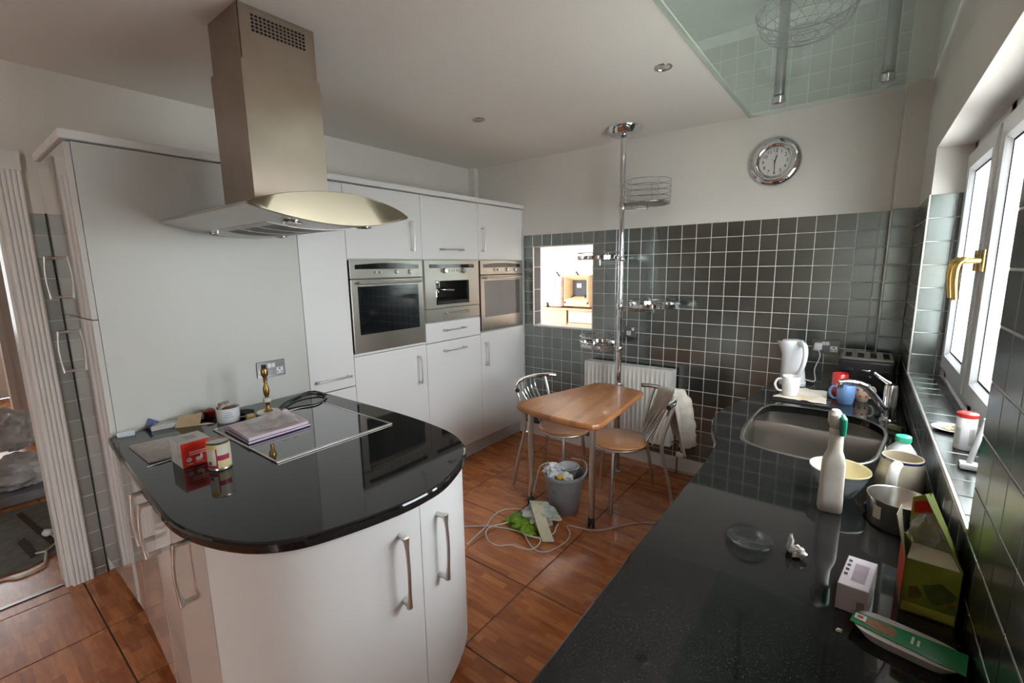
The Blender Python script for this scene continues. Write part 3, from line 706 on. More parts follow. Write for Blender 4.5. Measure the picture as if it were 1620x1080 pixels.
# ---- built-in ovens
def oven(label, y0, y1, glassm, knobdy, group):
    t = thing('built_in_oven', label, 'oven', (-0.65, (y0+y1)/2, ZO0), group=group)
    yc = (y0+y1)/2; w0, w1 = y0+0.010, y1-0.010
    obj('body', bbox(-0.93, XC-0.004, w0+0.01, w1-0.01, ZO0+0.004, ZO1-0.004), mat('oven_shell', (0.12, 0.12, 0.12), 0.5, 0.6, var=0.1) if 'oven_shell' not in MATS else MATS['oven_shell'], t, smooth=False)
    xf = XC+0.006
    obj('control_panel', bbox(XC-0.004, xf, w0, w1, 1.5055, ZO1-0.001, 0.0015, 1), STEEL, t, smooth=False)
    bm = BM(); N = 14; top = []; bot = []
    for i in range(N+1):
        s = i/N; y = w0+0.035+(w1-w0-0.07)*s; top.append((y, 1.588+0.012*math.sin(PI*s))); bot.append((y, 1.562))
    pts = bot+top[::-1]
    rings(bm, [[(xf-0.001, y, z) for y, z in pts], [(xf+0.0015, y, z) for y, z in pts]], cap0=True, cap1=True)
    obj('display', bm, BLACKG, t, smooth=False)
    for dy, r in knobdy:
        k = lathe([(r*1.0, 0), (r, 0.012), (r*0.9, 0.015), (0, 0.015)], 16); k.transform(Matrix.Translation((xf, w0+dy, 1.5425)) @ Matrix.Rotation(PI/2, 4, 'Y'))
        obj('knob', k, SATIN if glassm is BLACKG else CHROME, t)
    # door: frame around the glass
    bm = BM()
    def ring(d0, d1, d2, d3, x): return [(x, w0+d0, ZO0+d2), (x, w1-d1, ZO0+d2), (x, w1-d1, 1.498-d3), (x, w0+d0, 1.498-d3)]
    rings(bm, [ring(0, 0, 0, 0, XC-0.004), ring(0, 0, 0, 0, xf-0.002), ring(0.002, 0.002, 0.002, 0.002, xf), ring(0.045, 0.045, 0.115, 0.042, xf), ring(0.045, 0.045, 0.115, 0.042, XC-0.004)])
    dr = obj('door', bm, STEEL, t, smooth=False)
    obj('door_glass', bbox(XC-0.004, xf-0.001, w0+0.044, w1-0.044, ZO0+0.114, 1.498-0.041), glassm, dr, smooth=False)
    bm = BM(); tube([(xf+0.03, w0+0.04, 1.477), (xf+0.03, w1-0.04, 1.477)], 0.0085, 12, bm=bm)
    for y in (w0+0.055, w1-0.055): tube([(xf, y, 1.477), (xf+0.03, y, 1.477)], 0.006, 8, bm=bm)
    obj('handle', bm, SATIN, dr)
    return t
oven('stainless built-in oven with black glass door, nearer the extractor hood', YBD[3], YBD[2], BLACKG, ((0.178, 0.008), (0.216, 0.008), (0.346, 0.014), (0.457, 0.014)), 'built-in ovens')
oven('stainless built-in oven with smoked glass door, beside the serving hatch', YBD[1], YBD[0], GREYG, ((0.178, 0.008), (0.216, 0.008), (0.346, 0.014), (0.457, 0.014)), 'built-in ovens')
# ---- built-in coffee machine
t = thing('coffee_machine', 'stainless built-in coffee machine with a mirrored niche between the two ovens', 'coffee machine', (-0.65, -0.9065, 1.172))
y0, y1 = YBD[2]+0.010, YBD[1]-0.010; xf = XC+0.004; ny0, ny1, nz0, nz1 = -1.089, -0.739, 1.296, 1.470
bm = BM(); box(bm, XC-0.02, xf, y0, ny0, 1.272, ZO1-0.001); box(bm, XC-0.02, xf, ny1, y1, 1.272, ZO1-0.001); box(bm, XC-0.02, xf, ny0, ny1, nz1, ZO1-0.001); box(bm, XC-0.02, xf, ny0, ny1, 1.272, nz0)
obj('front_panel', bm, STEEL, t, smooth=False)
bm = BM(); box(bm, -0.64, -0.63, ny0, ny1, nz0, nz1); obj('niche_back', bm, mat('mirror_steel', (0.55, 0.52, 0.48), 0.12, 1.0, var=0.1), t, smooth=False)
bm = BM(); box(bm, -0.63, XC-0.02, ny0-0.006, ny0, nz0, nz1); box(bm, -0.63, XC-0.02, ny1, ny1+0.006, nz0, nz1); box(bm, -0.63, XC-0.02, ny0, ny1, nz1, nz1+0.006); box(bm, -0.63, XC-0.02, ny0, ny1, nz0-0.006, nz0)
obj('niche_lining', bm, BLACK, t, smooth=False)
obj('drip_tray', bbox(-0.60, XC+0.010, ny0+0.004, ny1-0.004, nz0, nz0+0.028, 0.003, 1), BLACK, t, smooth=False)
obj('display', bbox(xf-0.001, xf+0.0015, -1.147, -0.676, 1.563, 1.590), BLACKG, t, smooth=False)
for y in (-1.000, -0.805):
    k = lathe([(0.019, 0), (0.018, 0.02), (0.014, 0.024), (0, 0.024)], 20); k.transform(Matrix.Translation((xf, y, 1.5425)) @ Matrix.Rotation(PI/2, 4, 'Y')); obj('knob', k, CHROME, t)
for i in range(4):
    k = lathe([(0.007, 0), (0.006, 0.006), (0, 0.006)], 12); k.transform(Matrix.Translation((xf, -0.948+0.028*i, 1.5425)) @ Matrix.Rotation(PI/2, 4, 'Y')); obj('button', k, SATIN, t)
bm = lathe([(0.03, 0), (0.034, 0.01), (0.034, 0.05), (0.026, 0.056), (0, 0.056)], 20, -0.51, -0.985, 1.412); tube(crom([(-0.50, -0.985, 1.405), (-0.44, -0.94, 1.40), (-0.40, -0.90, 1.396)], 4), 0.011, 10, bm=bm)
obj('brew_head', bm, CHROME, t)
tube_bm = tube(crom([(-0.47, -1.05, 1.45), (-0.44, -1.055, 1.43), (-0.43, -1.058, 1.36), (-0.432, -1.06, 1.335)], 5), 0.006, 10); obj('steam_wand', tube_bm, CHROME, t)
obj('spout', bbox(-0.53, -0.49, -1.0, -0.97, 1.375, 1.41, 0.006, 2), CHROME, t)
dr = obj('drawer_front', bbox(XC-0.02, xf, y0, y1, 1.176, 1.268, 0.001, 1), STEEL, t, smooth=False); handle(dr, (xf, -1.0, 1.231), (xf, -0.785, 1.231), (1, 0, 0), out=0.026, r=0.006)
obj('machine_body', bbox(-0.95, -0.645, y0+0.02, y1-0.02, 1.182, 1.60), BLACK, t, smooth=False)

# ================================================================== peninsula
ZW = 0.88
pen = [(-0.399, -2.978), (0.10, -3.015), (0.45, -3.035), (0.60, -3.04), (0.726, -3.02), (0.848, -2.975), (0.927, -2.918), (0.984, -2.832), (1.032, -2.671), (1.050, -2.538),
       (1.032, -2.40), (0.935, -2.214), (0.798, -2.114), (0.622, -2.072), (0.35, -2.052), (0.0, -2.055), (-0.399, -2.06)]
PEN = [tuple(p) for p in crom(pen, 5)]
o = obj('peninsula_worktop', prism(PEN, ZW-0.034, ZW, 0.008), GRANITE, angle=16); tag(o, 'glossy black granite worktop with a rounded end on the peninsula', 'worktop')
IN = [tuple(p) for p in crom(inset2(PEN, 0.018, closed=True), 1)]
# outline pieces of the front: split by position
def seg(pred): return [p for p in IN if pred(p)]
base = thing('base_cabinet', 'white gloss straight base cabinet of the peninsula, doors facing the doorway', 'cabinet', (0.16, -2.55, 0.0))
bm = BM(); box(bm, -0.399, 0.714, -2.945, -2.10, 0.125, ZW-0.036); obj('carcass', bm, CARC, base, smooth=False)
_low = sorted([p for p in IN if p[1] < -2.7 and p[0] < 0.8])
def yf(x):
    for a, b in zip(_low, _low[1:]):
        if a[0] <= x <= b[0]: return a[1]+(b[1]-a[1])*(x-a[0])/max(1e-9, b[0]-a[0])+0.018
    return (_low[0] if x < _low[0][0] else _low[-1])[1]+0.018
def flat_door(x0, x1, hx=None, m=WHITEG):
    bm = BM(); z0, z1 = 0.115, ZW-0.040
    a0, a1 = yf(x0)-0.0, yf(x1)-0.0
    L = lambda z: [(x0+e, a0-0.018, z), (x1-e, a1-0.018, z), (x1-e, a1-0.0006, z), (x0+e, a0-0.0006, z)]
    rings(bm, [L(z0), L(z1)], cap0=True, cap1=True)
    d = obj('door', bm, m, base, smooth=False)
    if hx is not None:
        y = yf(hx)-0.018; handle(d, (hx, y, 0.835), (hx, y, 0.665), (0.02, -1, 0), out=0.036, r=0.0062)
flat_door(-0.397, -0.175); flat_door(-0.175, 0.247, 0.205); flat_door(0.247, 0.485, 0.315); flat_door(0.485, 0.716, 0.655)
for x in (-0.32, 0.20, 0.60):
    obj('foot', lathe([(0.022, 0), (0.022, 0.008), (0.014, 0.014), (0.014, 0.125)], 12, x, -2.90), WPLAS, base)
    obj('foot', lathe([(0.022, 0), (0.022, 0.008), (0.014, 0.014), (0.014, 0.125)], 12, x, -2.20), WPLAS, base)
# curved end unit
end = thing('curved_base_cabinet', 'white curved base cabinet at the rounded end of the peninsula', 'cabinet', (0.85, -2.55, 0.0))
arc = [p for p in IN if p[0] > 0.72]
inner = inset2(arc, 0.020, closed=False)
bm = BM(); pts = [(0.7185, inner[0][1]+0.0)]+list(inner)+[(0.7185, inner[-1][1])]
obj('carcass', prism(pts, 0.125, ZW-0.036), CARC, end, angle=30)
def resample(P, n):
    P = [Vector(p) for p in P]; L = [0]
    for a, b in zip(P, P[1:]): L.append(L[-1]+(b-a).length)
    out = []
    for i in range(n+1):
        s = L[-1]*i/n; k = max(j for j in range(len(L)) if L[j] <= s+1e-9); k = min(k, len(P)-2)
        f = (s-L[k])/max(1e-9, L[k+1]-L[k]); out.append(tuple(P[k]+(P[k+1]-P[k])*f))
    return out
arcR = resample([(0.7195, arc[0][1]-0.001)]+arc+[(0.7195, arc[-1][1])], 80)
split = min(range(len(arcR)), key=lambda i: abs(arcR[i][1]+2.533)+(0 if arcR[i][0] > 0.9 else 9))
split2 = min(range(len(arcR)), key=lambda i: abs(arcR[i][0]-0.80)+(0 if arcR[i][1] > -2.3 else 9))
def curved_door(i0, i1, hy):
    P = arcR[i0:i1+1]; Q = inset2(P, 0.018, closed=False)
    a, b = Vector(P[0]), Vector(P[1]); P = list(P); Q = list(Q)
    P[0] = tuple(a+(b-a).normalized()*0.0015); a, b = Vector(P[-1]), Vector(P[-2]); P[-1] = tuple(a+(b-a).normalized()*0.0015)
    a, b = Vector(Q[0]), Vector(Q[1]); Q[0] = tuple(a+(b-a).normalized()*0.0015); a, b = Vector(Q[-1]), Vector(Q[-2]); Q[-1] = tuple(a+(b-a).normalized()*0.0015)
    bm = BM(); z0, z1 = 0.115, ZW-0.040
    rings(bm, [[(*p, z0) for p in P], [(*p, z1) for p in P], [(*q, z1) for q in Q], [(*q, z0) for q in Q], [(*p, z0) for p in P]], close_u=False)
    for k in (0, -1):
        vs = [bm.verts.new((*P[k], z0)), bm.verts.new((*P[k], z1)), bm.verts.new((*Q[k], z1)), bm.verts.new((*Q[k], z0))]; bm.faces.new(vs)
    bmesh.ops.remove_doubles(bm, verts=bm.verts[:], dist=1e-5)
    d = obj('curved_door', bm, WHITE, end, angle=35)
    if hy:
        i = min(range(len(P)), key=lambda j: abs(P[j][1]-hy)+(0 if P[j][0] > 0.85 else 9))
        tn = (Vector(P[i+1])-Vector(P[i-1])).normalized(); nr = Vector((tn.y, -tn.x, 0))
        handle(d, (*P[i], 0.775), (*P[i], 0.560), nr, out=0.032, r=0.0068)
curved_door(0, split, -2.600); curved_door(split, split2, -2.455); curved_door(split2, len(arcR)-1, None)
bm = BM(); k = inset2(arc, 0.09, closed=False); obj('plinth', prism([(0.7185, k[0][1])]+list(k)+[(0.7185, k[-1][1])], 0.0, 0.122), mat('brown_plinth', (0.30, 0.27, 0.25), 0.4, var=0.1), end)
# ---- hob
hb = thing('ceramic_hob', 'black glass hob with thin steel edge trims set in the peninsula', 'hob', (0.165, -2.43, ZW))
hx0, hx1, hy0, hy1 = -0.125, 0.455, -2.68, -2.18
obj('glass_top', bbox(hx0, hx1, hy0, hy1, ZW+0.0003, ZW+0.004, 0.001, 1), mat('hob_black_glass', (0.008, 0.008, 0.009), 0.035, coat=1.0, spec=0.8, var=0.2), hb, smooth=False)
for (a, b, c, d_) in ((hx1-0.010, hx1+0.002, hy0-0.002, hy1+0.002), (hx0-0.002, hx0+0.010, hy0-0.002, hy1+0.002), (hx0+0.010, hx1-0.010, hy0-0.002, hy0+0.006), (hx0+0.010, hx1-0.010, hy1-0.006, hy1+0.002)):
    obj('edge_trim', bbox(a, b, c, d_, ZW+0.0005, ZW+0.0065, 0.002, 1), SATIN, hb)
# ================================================================== extractor hood
hd = thing('extractor_hood', 'stainless island extractor hood with a boat-shaped canopy above the hob', 'extractor hood', (0.05, -2.40, 1.72))
cx0, cx1, cy0, cy1 = -0.005, 0.262, -2.578, -2.284
def shell(x0, x1, y0, y1, z0, z1, t=0.002):
    bm = BM(); R = lambda d, z: [(x0+d, y0+d, z), (x1-d, y0+d, z), (x1-d, y1-d, z), (x0+d, y1-d, z)]
    rings(bm, [R(0, z0), R(0, z1), R(t, z1), R(t, z0), R(0, z0)]); return bm
# upper chimney with a punched vent on its front
gy0, gy1, gz0, gz1 = -2.530, -2.327, 2.400, 2.462
bm = BM(); xi = cx1-0.007; a, b = cy0+0.007, cy1-0.007
for (p, q, r, s) in ((a, gy0, 2.285, H-0.001), (gy1, b, 2.285, H-0.001), (gy0, gy1, 2.285, gz0), (gy0, gy1, gz1, H-0.001)): box(bm, xi-0.002, xi, p, q, r, s)
box(bm, cx0+0.007, xi, a, a+0.002, 2.285, H-0.001); box(bm, cx0+0.007, xi, b-0.002, b, 2.285, H-0.001); box(bm, cx0+0.007, cx0+0.009, a, b, 2.285, H-0.001)
up = obj('upper_chimney', bm, STEELW, hd, smooth=False)
bm = BM(); nn = 14
for i in range(nn+1): y = gy0+(gy1-gy0)*i/nn; box(bm, xi-0.0018, xi-0.0003, y-0.0022, y+0.0022, gz0, gz1)
for i in range(6): z = gz0+(gz1-gz0)*i/5; box(bm, xi-0.0017, xi-0.0002, gy0, gy1, z-0.0022, z+0.0022)
obj('vent_grille', bm, STEELW, up, smooth=False)
obj('vent_backing', bbox(xi-0.03, xi-0.02, gy0-0.01, gy1+0.01, gz0-0.01, gz1+0.01), MATTB, up, smooth=False)
obj('lower_chimney', shell(cx0, cx1, cy0, cy1, 1.80, 2.298), STEELW, hd, smooth=False)
# canopy: lens section extruded towards the tall cabinets
HX0_, HX1_ = -0.396, 0.470; hy0, hy1 = -2.695, -2.045; ZT = 1.777
def lens(d, x, bulge=0.0):
    pts = []; n = 24
    for i in range(n+1):
        s = i/n; y = hy0+d+(hy1-hy0-2*d)*s; f = 4*s*(1-s)
        pts.append((x+bulge*f, y, ZT+0.004+(0.058-d*0.4)*f**0.85))
    for i in range(n+1):
        s = 1-i/n; y = hy0+d+(hy1-hy0-2*d)*s; f = 4*s*(1-s)
        pts.append((x+bulge*f, y, ZT-0.004-(0.052-d*0.4)*f))
    return pts
bm = BM(); rings(bm, [lens(0.004, HX0_), lens(0.0, HX0_+0.01), lens(0.0, HX1_-0.004, 0.03)], cap0=True)
obj('canopy', bm, mat('pale_grey_hood_steel', (0.55, 0.54, 0.52), 0.36, 0.7, var=0.05, vscale=4), hd, angle=60)
bm = BM(); rings(bm, [lens(-0.001, HX1_-0.006, 0.03), lens(-0.001, HX1_, 0.032), lens(0.003, HX1_+0.003, 0.034)], cap0=False, cap1=True)
obj('front_fascia', bm, mat('bright_brushed_fascia', (0.26, 0.225, 0.165), 0.34, 1.0, rvar=0.04, vscale=4), hd, angle=60)
def under(x, y):
    s = (y-hy0)/(hy1-hy0); f = 4*s*(1-s); return ZT-0.004-0.052*f
for i in range(3):
    x0 = -0.16+0.155*i; x1 = x0+0.145
    bm = BM()
    ys = [-2.56+0.38*j/12 for j in range(13)]
    rings(bm, [[(x0, y, under(x0, y)-0.002) for y in ys], [(x1, y, under(x1, y)-0.002) for y in ys]], close_u=False)
    geom = bmesh.ops.extrude_face_region(bm, geom=bm.faces[:]); bmesh.ops.translate(bm, vec=(0, 0, 0.004), verts=[v for v in geom['geom'] if isinstance(v, bmesh.types.BMVert)])
    f = obj('grease_filter', bm, mat('filter_mesh', (0.50, 0.49, 0.47), 0.4, 0.7, var=0.08) if 'filter_mesh' not in MATS else MATS['filter_mesh'], hd)
    bm = BM()
    for k in range(9):
        x = x0+0.014+k*(x1-x0-0.028)/8
        for j in range(12):
            ya, yb = ys[j], ys[j+1]
            if j in (0, 11): continue
            vs = [bm.verts.new(v) for v in ((x-0.003, ya, under(x, ya)-0.0026), (x+0.003, ya, under(x, ya)-0.0026), (x+0.003, yb, under(x, yb)-0.0026), (x-0.003, yb, under(x, yb)-0.0026))]
            bm.faces.new(vs)
    obj('filter_slots', bm, MATTB if False else mat('slot_shadow_grey', (0.10, 0.10, 0.10), 0.6, 0.3, var=0.1) if 'slot_shadow_grey' not in MATS else MATS['slot_shadow_grey'], f, smooth=False)
for (x, y) in ((0.40, -2.52), (0.40, -2.22), (-0.30, -2.52), (-0.30, -2.22)):
    s = lathe([(0.033, 0.002), (0.033, -0.004), (0.024, -0.006), (0.022, -0.001), (0, 0.0)], 20, x, y, under(x, y)-0.001); obj('spotlight', s, CHROME, hd)

# ================================================================== socket on the gable
def socket(name, label, M, w=0.145, h=0.087, plug=False, double=True, m=PLATE):
    t = thing(name, label, 'socket', tuple(M.translation))
    def B(x0, x1, y0, y1, z0, z1, mm, nm, bev=0.001):
        b = bbox(x0, x1, y0, y1, z0, z1, bev, 1); b.transform(M); return obj(nm, b, mm, t, smooth=False)
    B(-w/2, w/2, -h/2, h/2, 0, 0.006, m, 'face_plate', 0.002)
    for cx in ((-0.036, 0.036) if double else (0.0,)):
        s = 1 if cx > 0 else -1
        B(cx-s*0.026-0.009, cx-s*0.026+0.009, 0.008, 0.030, 0.005, 0.010, WPLAS, 'rocker_switch')
        B(cx-0.002+s*0.008-0.017, cx-0.002+s*0.008+0.019, -0.030, 0.004, 0.0055, 0.007, WPLAS, 'outlet_insert')
        for (px, py, sx, sy) in ((0.009, -0.004, 0.003, 0.005), (-0.002, -0.020, 0.004, 0.0022), (0.018, -0.020, 0.004, 0.0022)):
            x = cx-0.002+s*0.008+px-0.008; B(x-sx, x+sx, py-sy, py+sy, 0.0068, 0.0074, INK, 'pin_slot', 0)
    return t
socket('power_socket', 'chrome double power socket on the white gable panel behind the brass lamp', face_m((XC+0.0008, -2.293, 1.047), (0, 1, 0), (0, 0, 1)))
socket('power_socket', 'small steel single power socket on the tiles beside the chrome pole', face_m((0.630, -0.0008, 1.047), (1, 0, 0), (0, 0, 1)), 0.102, 0.087, double=False)
socket('power_socket', 'steel double power socket on the tiles behind the kettle', face_m((1.905, -0.0008, 1.045), (1, 0, 0), (0, 0, 1)))

# ================================================================== radiator, pole rack, table, chairs
rd = thing('radiator', 'white ribbed panel radiator on the back wall behind the chrome pole', 'radiator', (0.655, -0.08, 0.2))
rx0, rx1, rz0, rz1 = 0.300, 1.010, 0.215, 0.790
bm = BM(); n = 19; top = []
prof = []
for i in range(n*8+1):
    x = rx0+0.02+(rx1-rx0-0.04)*i/(n*8); ph = (i % 8)/8
    prof.append((x, -0.118-0.007*max(0, math.sin(2*PI*ph))**0.6))
zz = [(rz0, 0.0), (rz0+0.03, 0.0), (rz0+0.06, 1.0), (rz1-0.06, 1.0), (rz1-0.03, 0.0), (rz1, 0.0)]
loops = []
for z, k in zz: loops.append([(rx0, -0.116, z)]+[(x, -0.118+(y+0.118)*k, z) for x, y in prof]+[(rx1, -0.116, z)])
rings(bm, loops, close_u=False)
box(bm, rx0, rx1, -0.116, -0.106, rz0, rz1)
obj('front_panel', bm, RADW, rd, angle=35)
obj('rear_panel', bbox(rx0+0.01, rx1-0.01, -0.045, -0.035, rz0, rz1-0.005), RADW, rd, smooth=False)
bm = BM(); box(bm, rx0, rx1, -0.118, -0.03, rz1, rz1+0.006)
for i in range(24): x = rx0+0.03+i*0.0275; box(bm, x, x+0.012, -0.10, -0.05, rz1+0.006, rz1+0.0075)
obj('top_grille', bm, RADW, rd, smooth=False)
for x in (rx0-0.004, rx1): obj('side_panel', bbox(x, x+0.004, -0.12, -0.03, rz0, rz1+0.004), RADW, rd, smooth=False)
for x in (rx0+0.12, rx1-0.12): obj('wall_bracket', bbox(x-0.015, x+0.015, -0.036, -0.0012, rz0+0.08, rz1-0.1), RADW, rd, smooth=False)
bm = tube([(rx1+0.002, -0.08, rz0+0.03), (rx1+0.05, -0.08, rz0+0.03), (rx1+0.05, -0.08, 0.0)], 0.0075, 10); obj('pipe', bm, mat('copper_paint_pipe', (0.30, 0.20, 0.13), 0.4, 0.5, var=0.2), rd)
bm = tube([(rx0-0.002, -0.08, rz0+0.03), (rx0-0.045, -0.08, rz0+0.03), (rx0-0.045, -0.08, 0.0)], 0.0075, 10); obj('pipe', bm, MATS['copper_paint_pipe'], rd)
bm = lathe([(0.018, 0), (0.022, 0.006), (0.022, 0.04), (0.016, 0.05), (0, 0.05)], 16); bm.transform(Matrix.Translation((rx1+0.045, -0.08, 0.16)) @ Matrix.Rotation(PI/2, 4, 'Y')); obj('valve', bm, RADW, rd)

# ---- floor-to-ceiling pole with swivel shelves
PXc, PYc = 0.669, -0.288
po = thing('pole_rack', 'floor to ceiling chrome pole with four round swivel wire shelves', 'pole rack', (PXc, PYc, 0.0))
obj('ceiling_flange', lathe([(0, 0.0), (0.086, 0.0), (0.094, 0.004), (0.122, 0.040), (0.124, 0.046), (0, 0.046)], 48, PXc, PYc, H-0.0465), CHROME, po, angle=50)
obj('upper_pole', tube([(PXc, PYc, 1.20), (PXc, PYc, H-0.05)], 0.0195, 24), CHROME, po)
obj('lower_pole', tube([(PXc, PYc, 0.0), (PXc, PYc, 1.20)], 0.0225, 24), CHROME, po)
obj('base_collar', lathe([(0.04, 0), (0.04, 0.006), (0.026, 0.015), (0.023, 0.03)], 24, PXc, PYc), CHROME, po)
for z in (1.945, 1.59, 1.25, 0.935): obj('collar', lathe([(0.0245, 0), (0.0265, 0.004), (0.0265, 0.032), (0.0245, 0.036)], 24, PXc, PYc, z), CHROME, po)
def ringt(cx, cy, z, r, t, bm, n=48): tube([Vector(p) for p in circle(cx, cy, z, r, n)], t, 8, closed=True, bm=bm)
def shelf(cx, cy, z, r, h, nr, deep):
    bm = BM()
    for i in range(nr): ringt(cx, cy, z+h*i/max(1, nr-1), r, 0.0026, bm)
    for k in range(5):
        a = 2*PI*k/5+0.5; x, y = cx+r*math.cos(a), cy+r*math.sin(a); tube([(x, y, z), (x, y, z+h)], 0.0022, 8, bm=bm)
    w = obj('wire_basket' if deep else 'gallery_rail', bm, WIRE if deep else CHROME, po)
    if deep:
        bm = BM()
        for k in range(-6, 7):
            x = cx+k*r/7; hgt = math.sqrt(max(0, r*r-(k*r/7)**2)); tube([(x, cy-hgt, z), (x, cy+hgt, z)], 0.0014, 6, bm=bm); tube([(cx-hgt, cy+k*r/7, z+0.002), (cx+hgt, cy+k*r/7, z+0.002)], 0.0014, 6, bm=bm)
        ringt(cx, cy, z-0.006, r-0.004, 0.004, bm)
        obj('base_mesh', bm, WIRE, w)
    else:
        bm = BM(); rings(bm, [circle(cx, cy, z-0.004, r*0.30, 48), circle(cx, cy, z-0.006, r-0.004, 48), circle(cx, cy, z-0.004, r, 48), circle(cx, cy, z+0.024, r+0.001, 48), circle(cx, cy, z+0.024, r-0.003, 48), circle(cx, cy, z, r-0.006, 48), circle(cx, cy, z, r*0.30, 48), circle(cx, cy, z-0.004, r*0.30, 48)])
        obj('shelf_band', bm, CHROME, w)
        obj('glass_disc', lathe([(0, 0), (r-0.006, 0), (r-0.006, 0.004), (0, 0.004)], 40, cx, cy, z+0.001), GLASSD, w)
    v = Vector((cx-PXc, cy-PYc, 0)); d = v.length; v.normalize(); p0 = Vector((PXc, PYc, z-0.02))
    bm = BM(); tube([p0+v*0.026, p0+v*d], 0.004, 8, bm=bm); tube([p0+v*0.026-Vector((0, 0, 0.014)), p0+v*d-Vector((0, 0, 0.014))], 0.004, 8, bm=bm)
    tube([p0+v*d-Vector((0, 0, 0.026)), p0+v*d+Vector((0, 0, 0.018))], 0.007, 10, bm=bm)
    obj('swing_arm', bm, CHROME, w)
shelf(0.815, -0.20, 1.985, 0.155, 0.150, 5, True)
shelf(0.480, -0.24, 1.610, 0.170, 0.046, 2, False)
shelf(0.885, -0.19, 1.268, 0.178, 0.044, 2, False)
shelf(0.500, -0.24, 0.955, 0.160, 0.075, 3, False)

# ---- breakfast table on castors, hooked to the pole
tb = thing('breakfast_table', 'beech block breakfast table with two steel legs on castors', 'table', (0.70, -0.85, 0.0))
tp = [(0.575, -0.455), (0.60, -0.436), (0.70, -0.425), (0.915, -0.475), (0.945, -0.505), (0.958, -0.60), (0.99, -1.02), (1.00, -1.20), (0.985, -1.262), (0.935, -1.290), (0.72, -1.290), (0.50, -1.252), (0.42, -1.215), (0.388, -1.165), (0.392, -1.10), (0.48, -0.78), (0.56, -0.485)]
tp = [tuple(p) for p in crom(tp, 4, closed=True)][::-1]
ar = sum(tp[i][0]*tp[(i+1) % len(tp)][1]-tp[(i+1) % len(tp)][0]*tp[i][1] for i in range(len(tp)))
if ar < 0: tp = tp[::-1]
obj('tabletop', prism(tp, 0.684, 0.72, 0.012), BUTCH, tb, angle=24)
for (x, y) in ((0.43, -1.085), (0.875, -1.085)):
    lg = obj('leg', tube([(x, y, 0.06), (x, y, 0.684)], 0.0185, 20), SATIN, tb)
    w = BM()
    for s in (-0.014, 0.014):
        k = lathe([(0.012, -0.008), (0.026, -0.008), (0.029, -0.004), (0.029, 0.004), (0.026, 0.008), (0.012, 0.008)], 20); k.transform(Matrix.Translation((x+s, y-0.004, 0.029)) @ Matrix.Rotation(0.5, 4, 'Z') @ Matrix.Rotation(PI/2, 4, 'Y')); w = merge(w, k)
    obj('castor', w, BLACK, lg); obj('castor_fork', lathe([(0.017, 0), (0.019, 0.012), (0.012, 0.03)], 16, x, y, 0.032), BLACK, lg)
bm = BM(); box(bm, 0.43, 0.875, -1.10, -1.075, 0.660, 0.684); box(bm, 0.655, 0.683, -1.09, -0.33, 0.668, 0.684); obj('under_frame', bm, SATIN, tb, smooth=False)
bm = lathe([(0.0235, 0), (0.034, 0), (0.034, 0.04), (0.0235, 0.04)], 20, PXc, PYc, 0.655, cap=False); bmesh.ops.remove_doubles(bm, verts=bm.verts[:], dist=1e-5); box(bm, 0.655, 0.683, -0.33, -0.318, 0.66, 0.69); obj('pole_bracket', bm, SATIN, tb)

# ---- two bistro chairs
def make_chair(label):
    t = thing('bistro_chair', label, 'chair', group='round-seated chrome bistro chairs')
    sc = (0.09, 0.0); r = 0.187
    obj('seat', lathe([(0, 0), (r-0.012, 0), (r-0.002, 0.006), (r, 0.012), (r-0.004, 0.018), (r-0.02, 0.021), (0, 0.018)], 40, sc[0], sc[1], 0.425), SEATW, t, local=True, angle=60)
    for s in (-1, 1):
        obj('front_leg', tube(crom([(0.175, s*0.165, 0.0), (0.165, s*0.150, 0.24), (0.150, s*0.130, 0.415), (0.10, s*0.10, 0.423)], 5), 0.0115, 14), SATIN, t, local=True)
        lg = obj('rear_leg', tube(crom([(-0.215, s*0.215, 0.0), (-0.170, s*0.195, 0.24), (-0.130, s*0.182, 0.44), (-0.155, s*0.190, 0.60), (-0.195, s*0.200, 0.728)], 6), 0.0115, 14), SATIN, t, local=True)
    bm = BM(); tube([Vector(p) for p in circle(sc[0], sc[1], 0.416, 0.165, 40)], 0.009, 10, closed=True, bm=bm); obj('seat_ring', bm, SATIN, t, local=True)
    rp = crom([(-0.135, -0.262, 0.728), (-0.180, -0.215, 0.735), (-0.225, -0.12, 0.742), (-0.240, 0, 0.745), (-0.225, 0.12, 0.742), (-0.180, 0.215, 0.735), (-0.135, 0.262, 0.728)], 6)
    rl = obj('back_rail', tube(rp, 0.0145, 16), CHROME, t, local=True)
    for s in (0, -1):
        d = (rp[0]-rp[1]) if s == 0 else (rp[-1]-rp[-2]); d.normalize(); obj('end_cap', tube([rp[s], rp[s]+d*0.006], 0.0152, 14), MATTB, rl, local=True)
    for k in range(5):
        y = -0.10+0.05*k; x = -0.236+abs(y)*0.10
        obj('spindle', tube(crom([(x, y, 0.740), (x+0.018, y*0.9, 0.66), (-0.13+abs(y)*0.1, y*0.68, 0.53), (-0.062, y*0.62, 0.432)], 5), 0.005, 10), CHROME, t, local=True)
    return t
def place(t, x, y, rz): t.location = (x, y, 0); t.rotation_euler = (0, 0, rz)
c1 = make_chair('chrome bistro chair with bare slatted back, left of the table beside the oven cabinets'); place(c1, 0.365, -0.705, 0.04)
c2 = thing('bistro_chair', 'chrome bistro chair with a cream fleece hung on its back, right of the table', 'chair', group='round-seated chrome bistro chairs')
for ch in list(c1.children):
    c = ch.copy(); COL.objects.link(c); c.parent = c2
    for g2 in list(ch.children):
        d = g2.copy(); COL.objects.link(d); d.parent = c
place(c2, 0.945, -0.655, math.radians(-142))
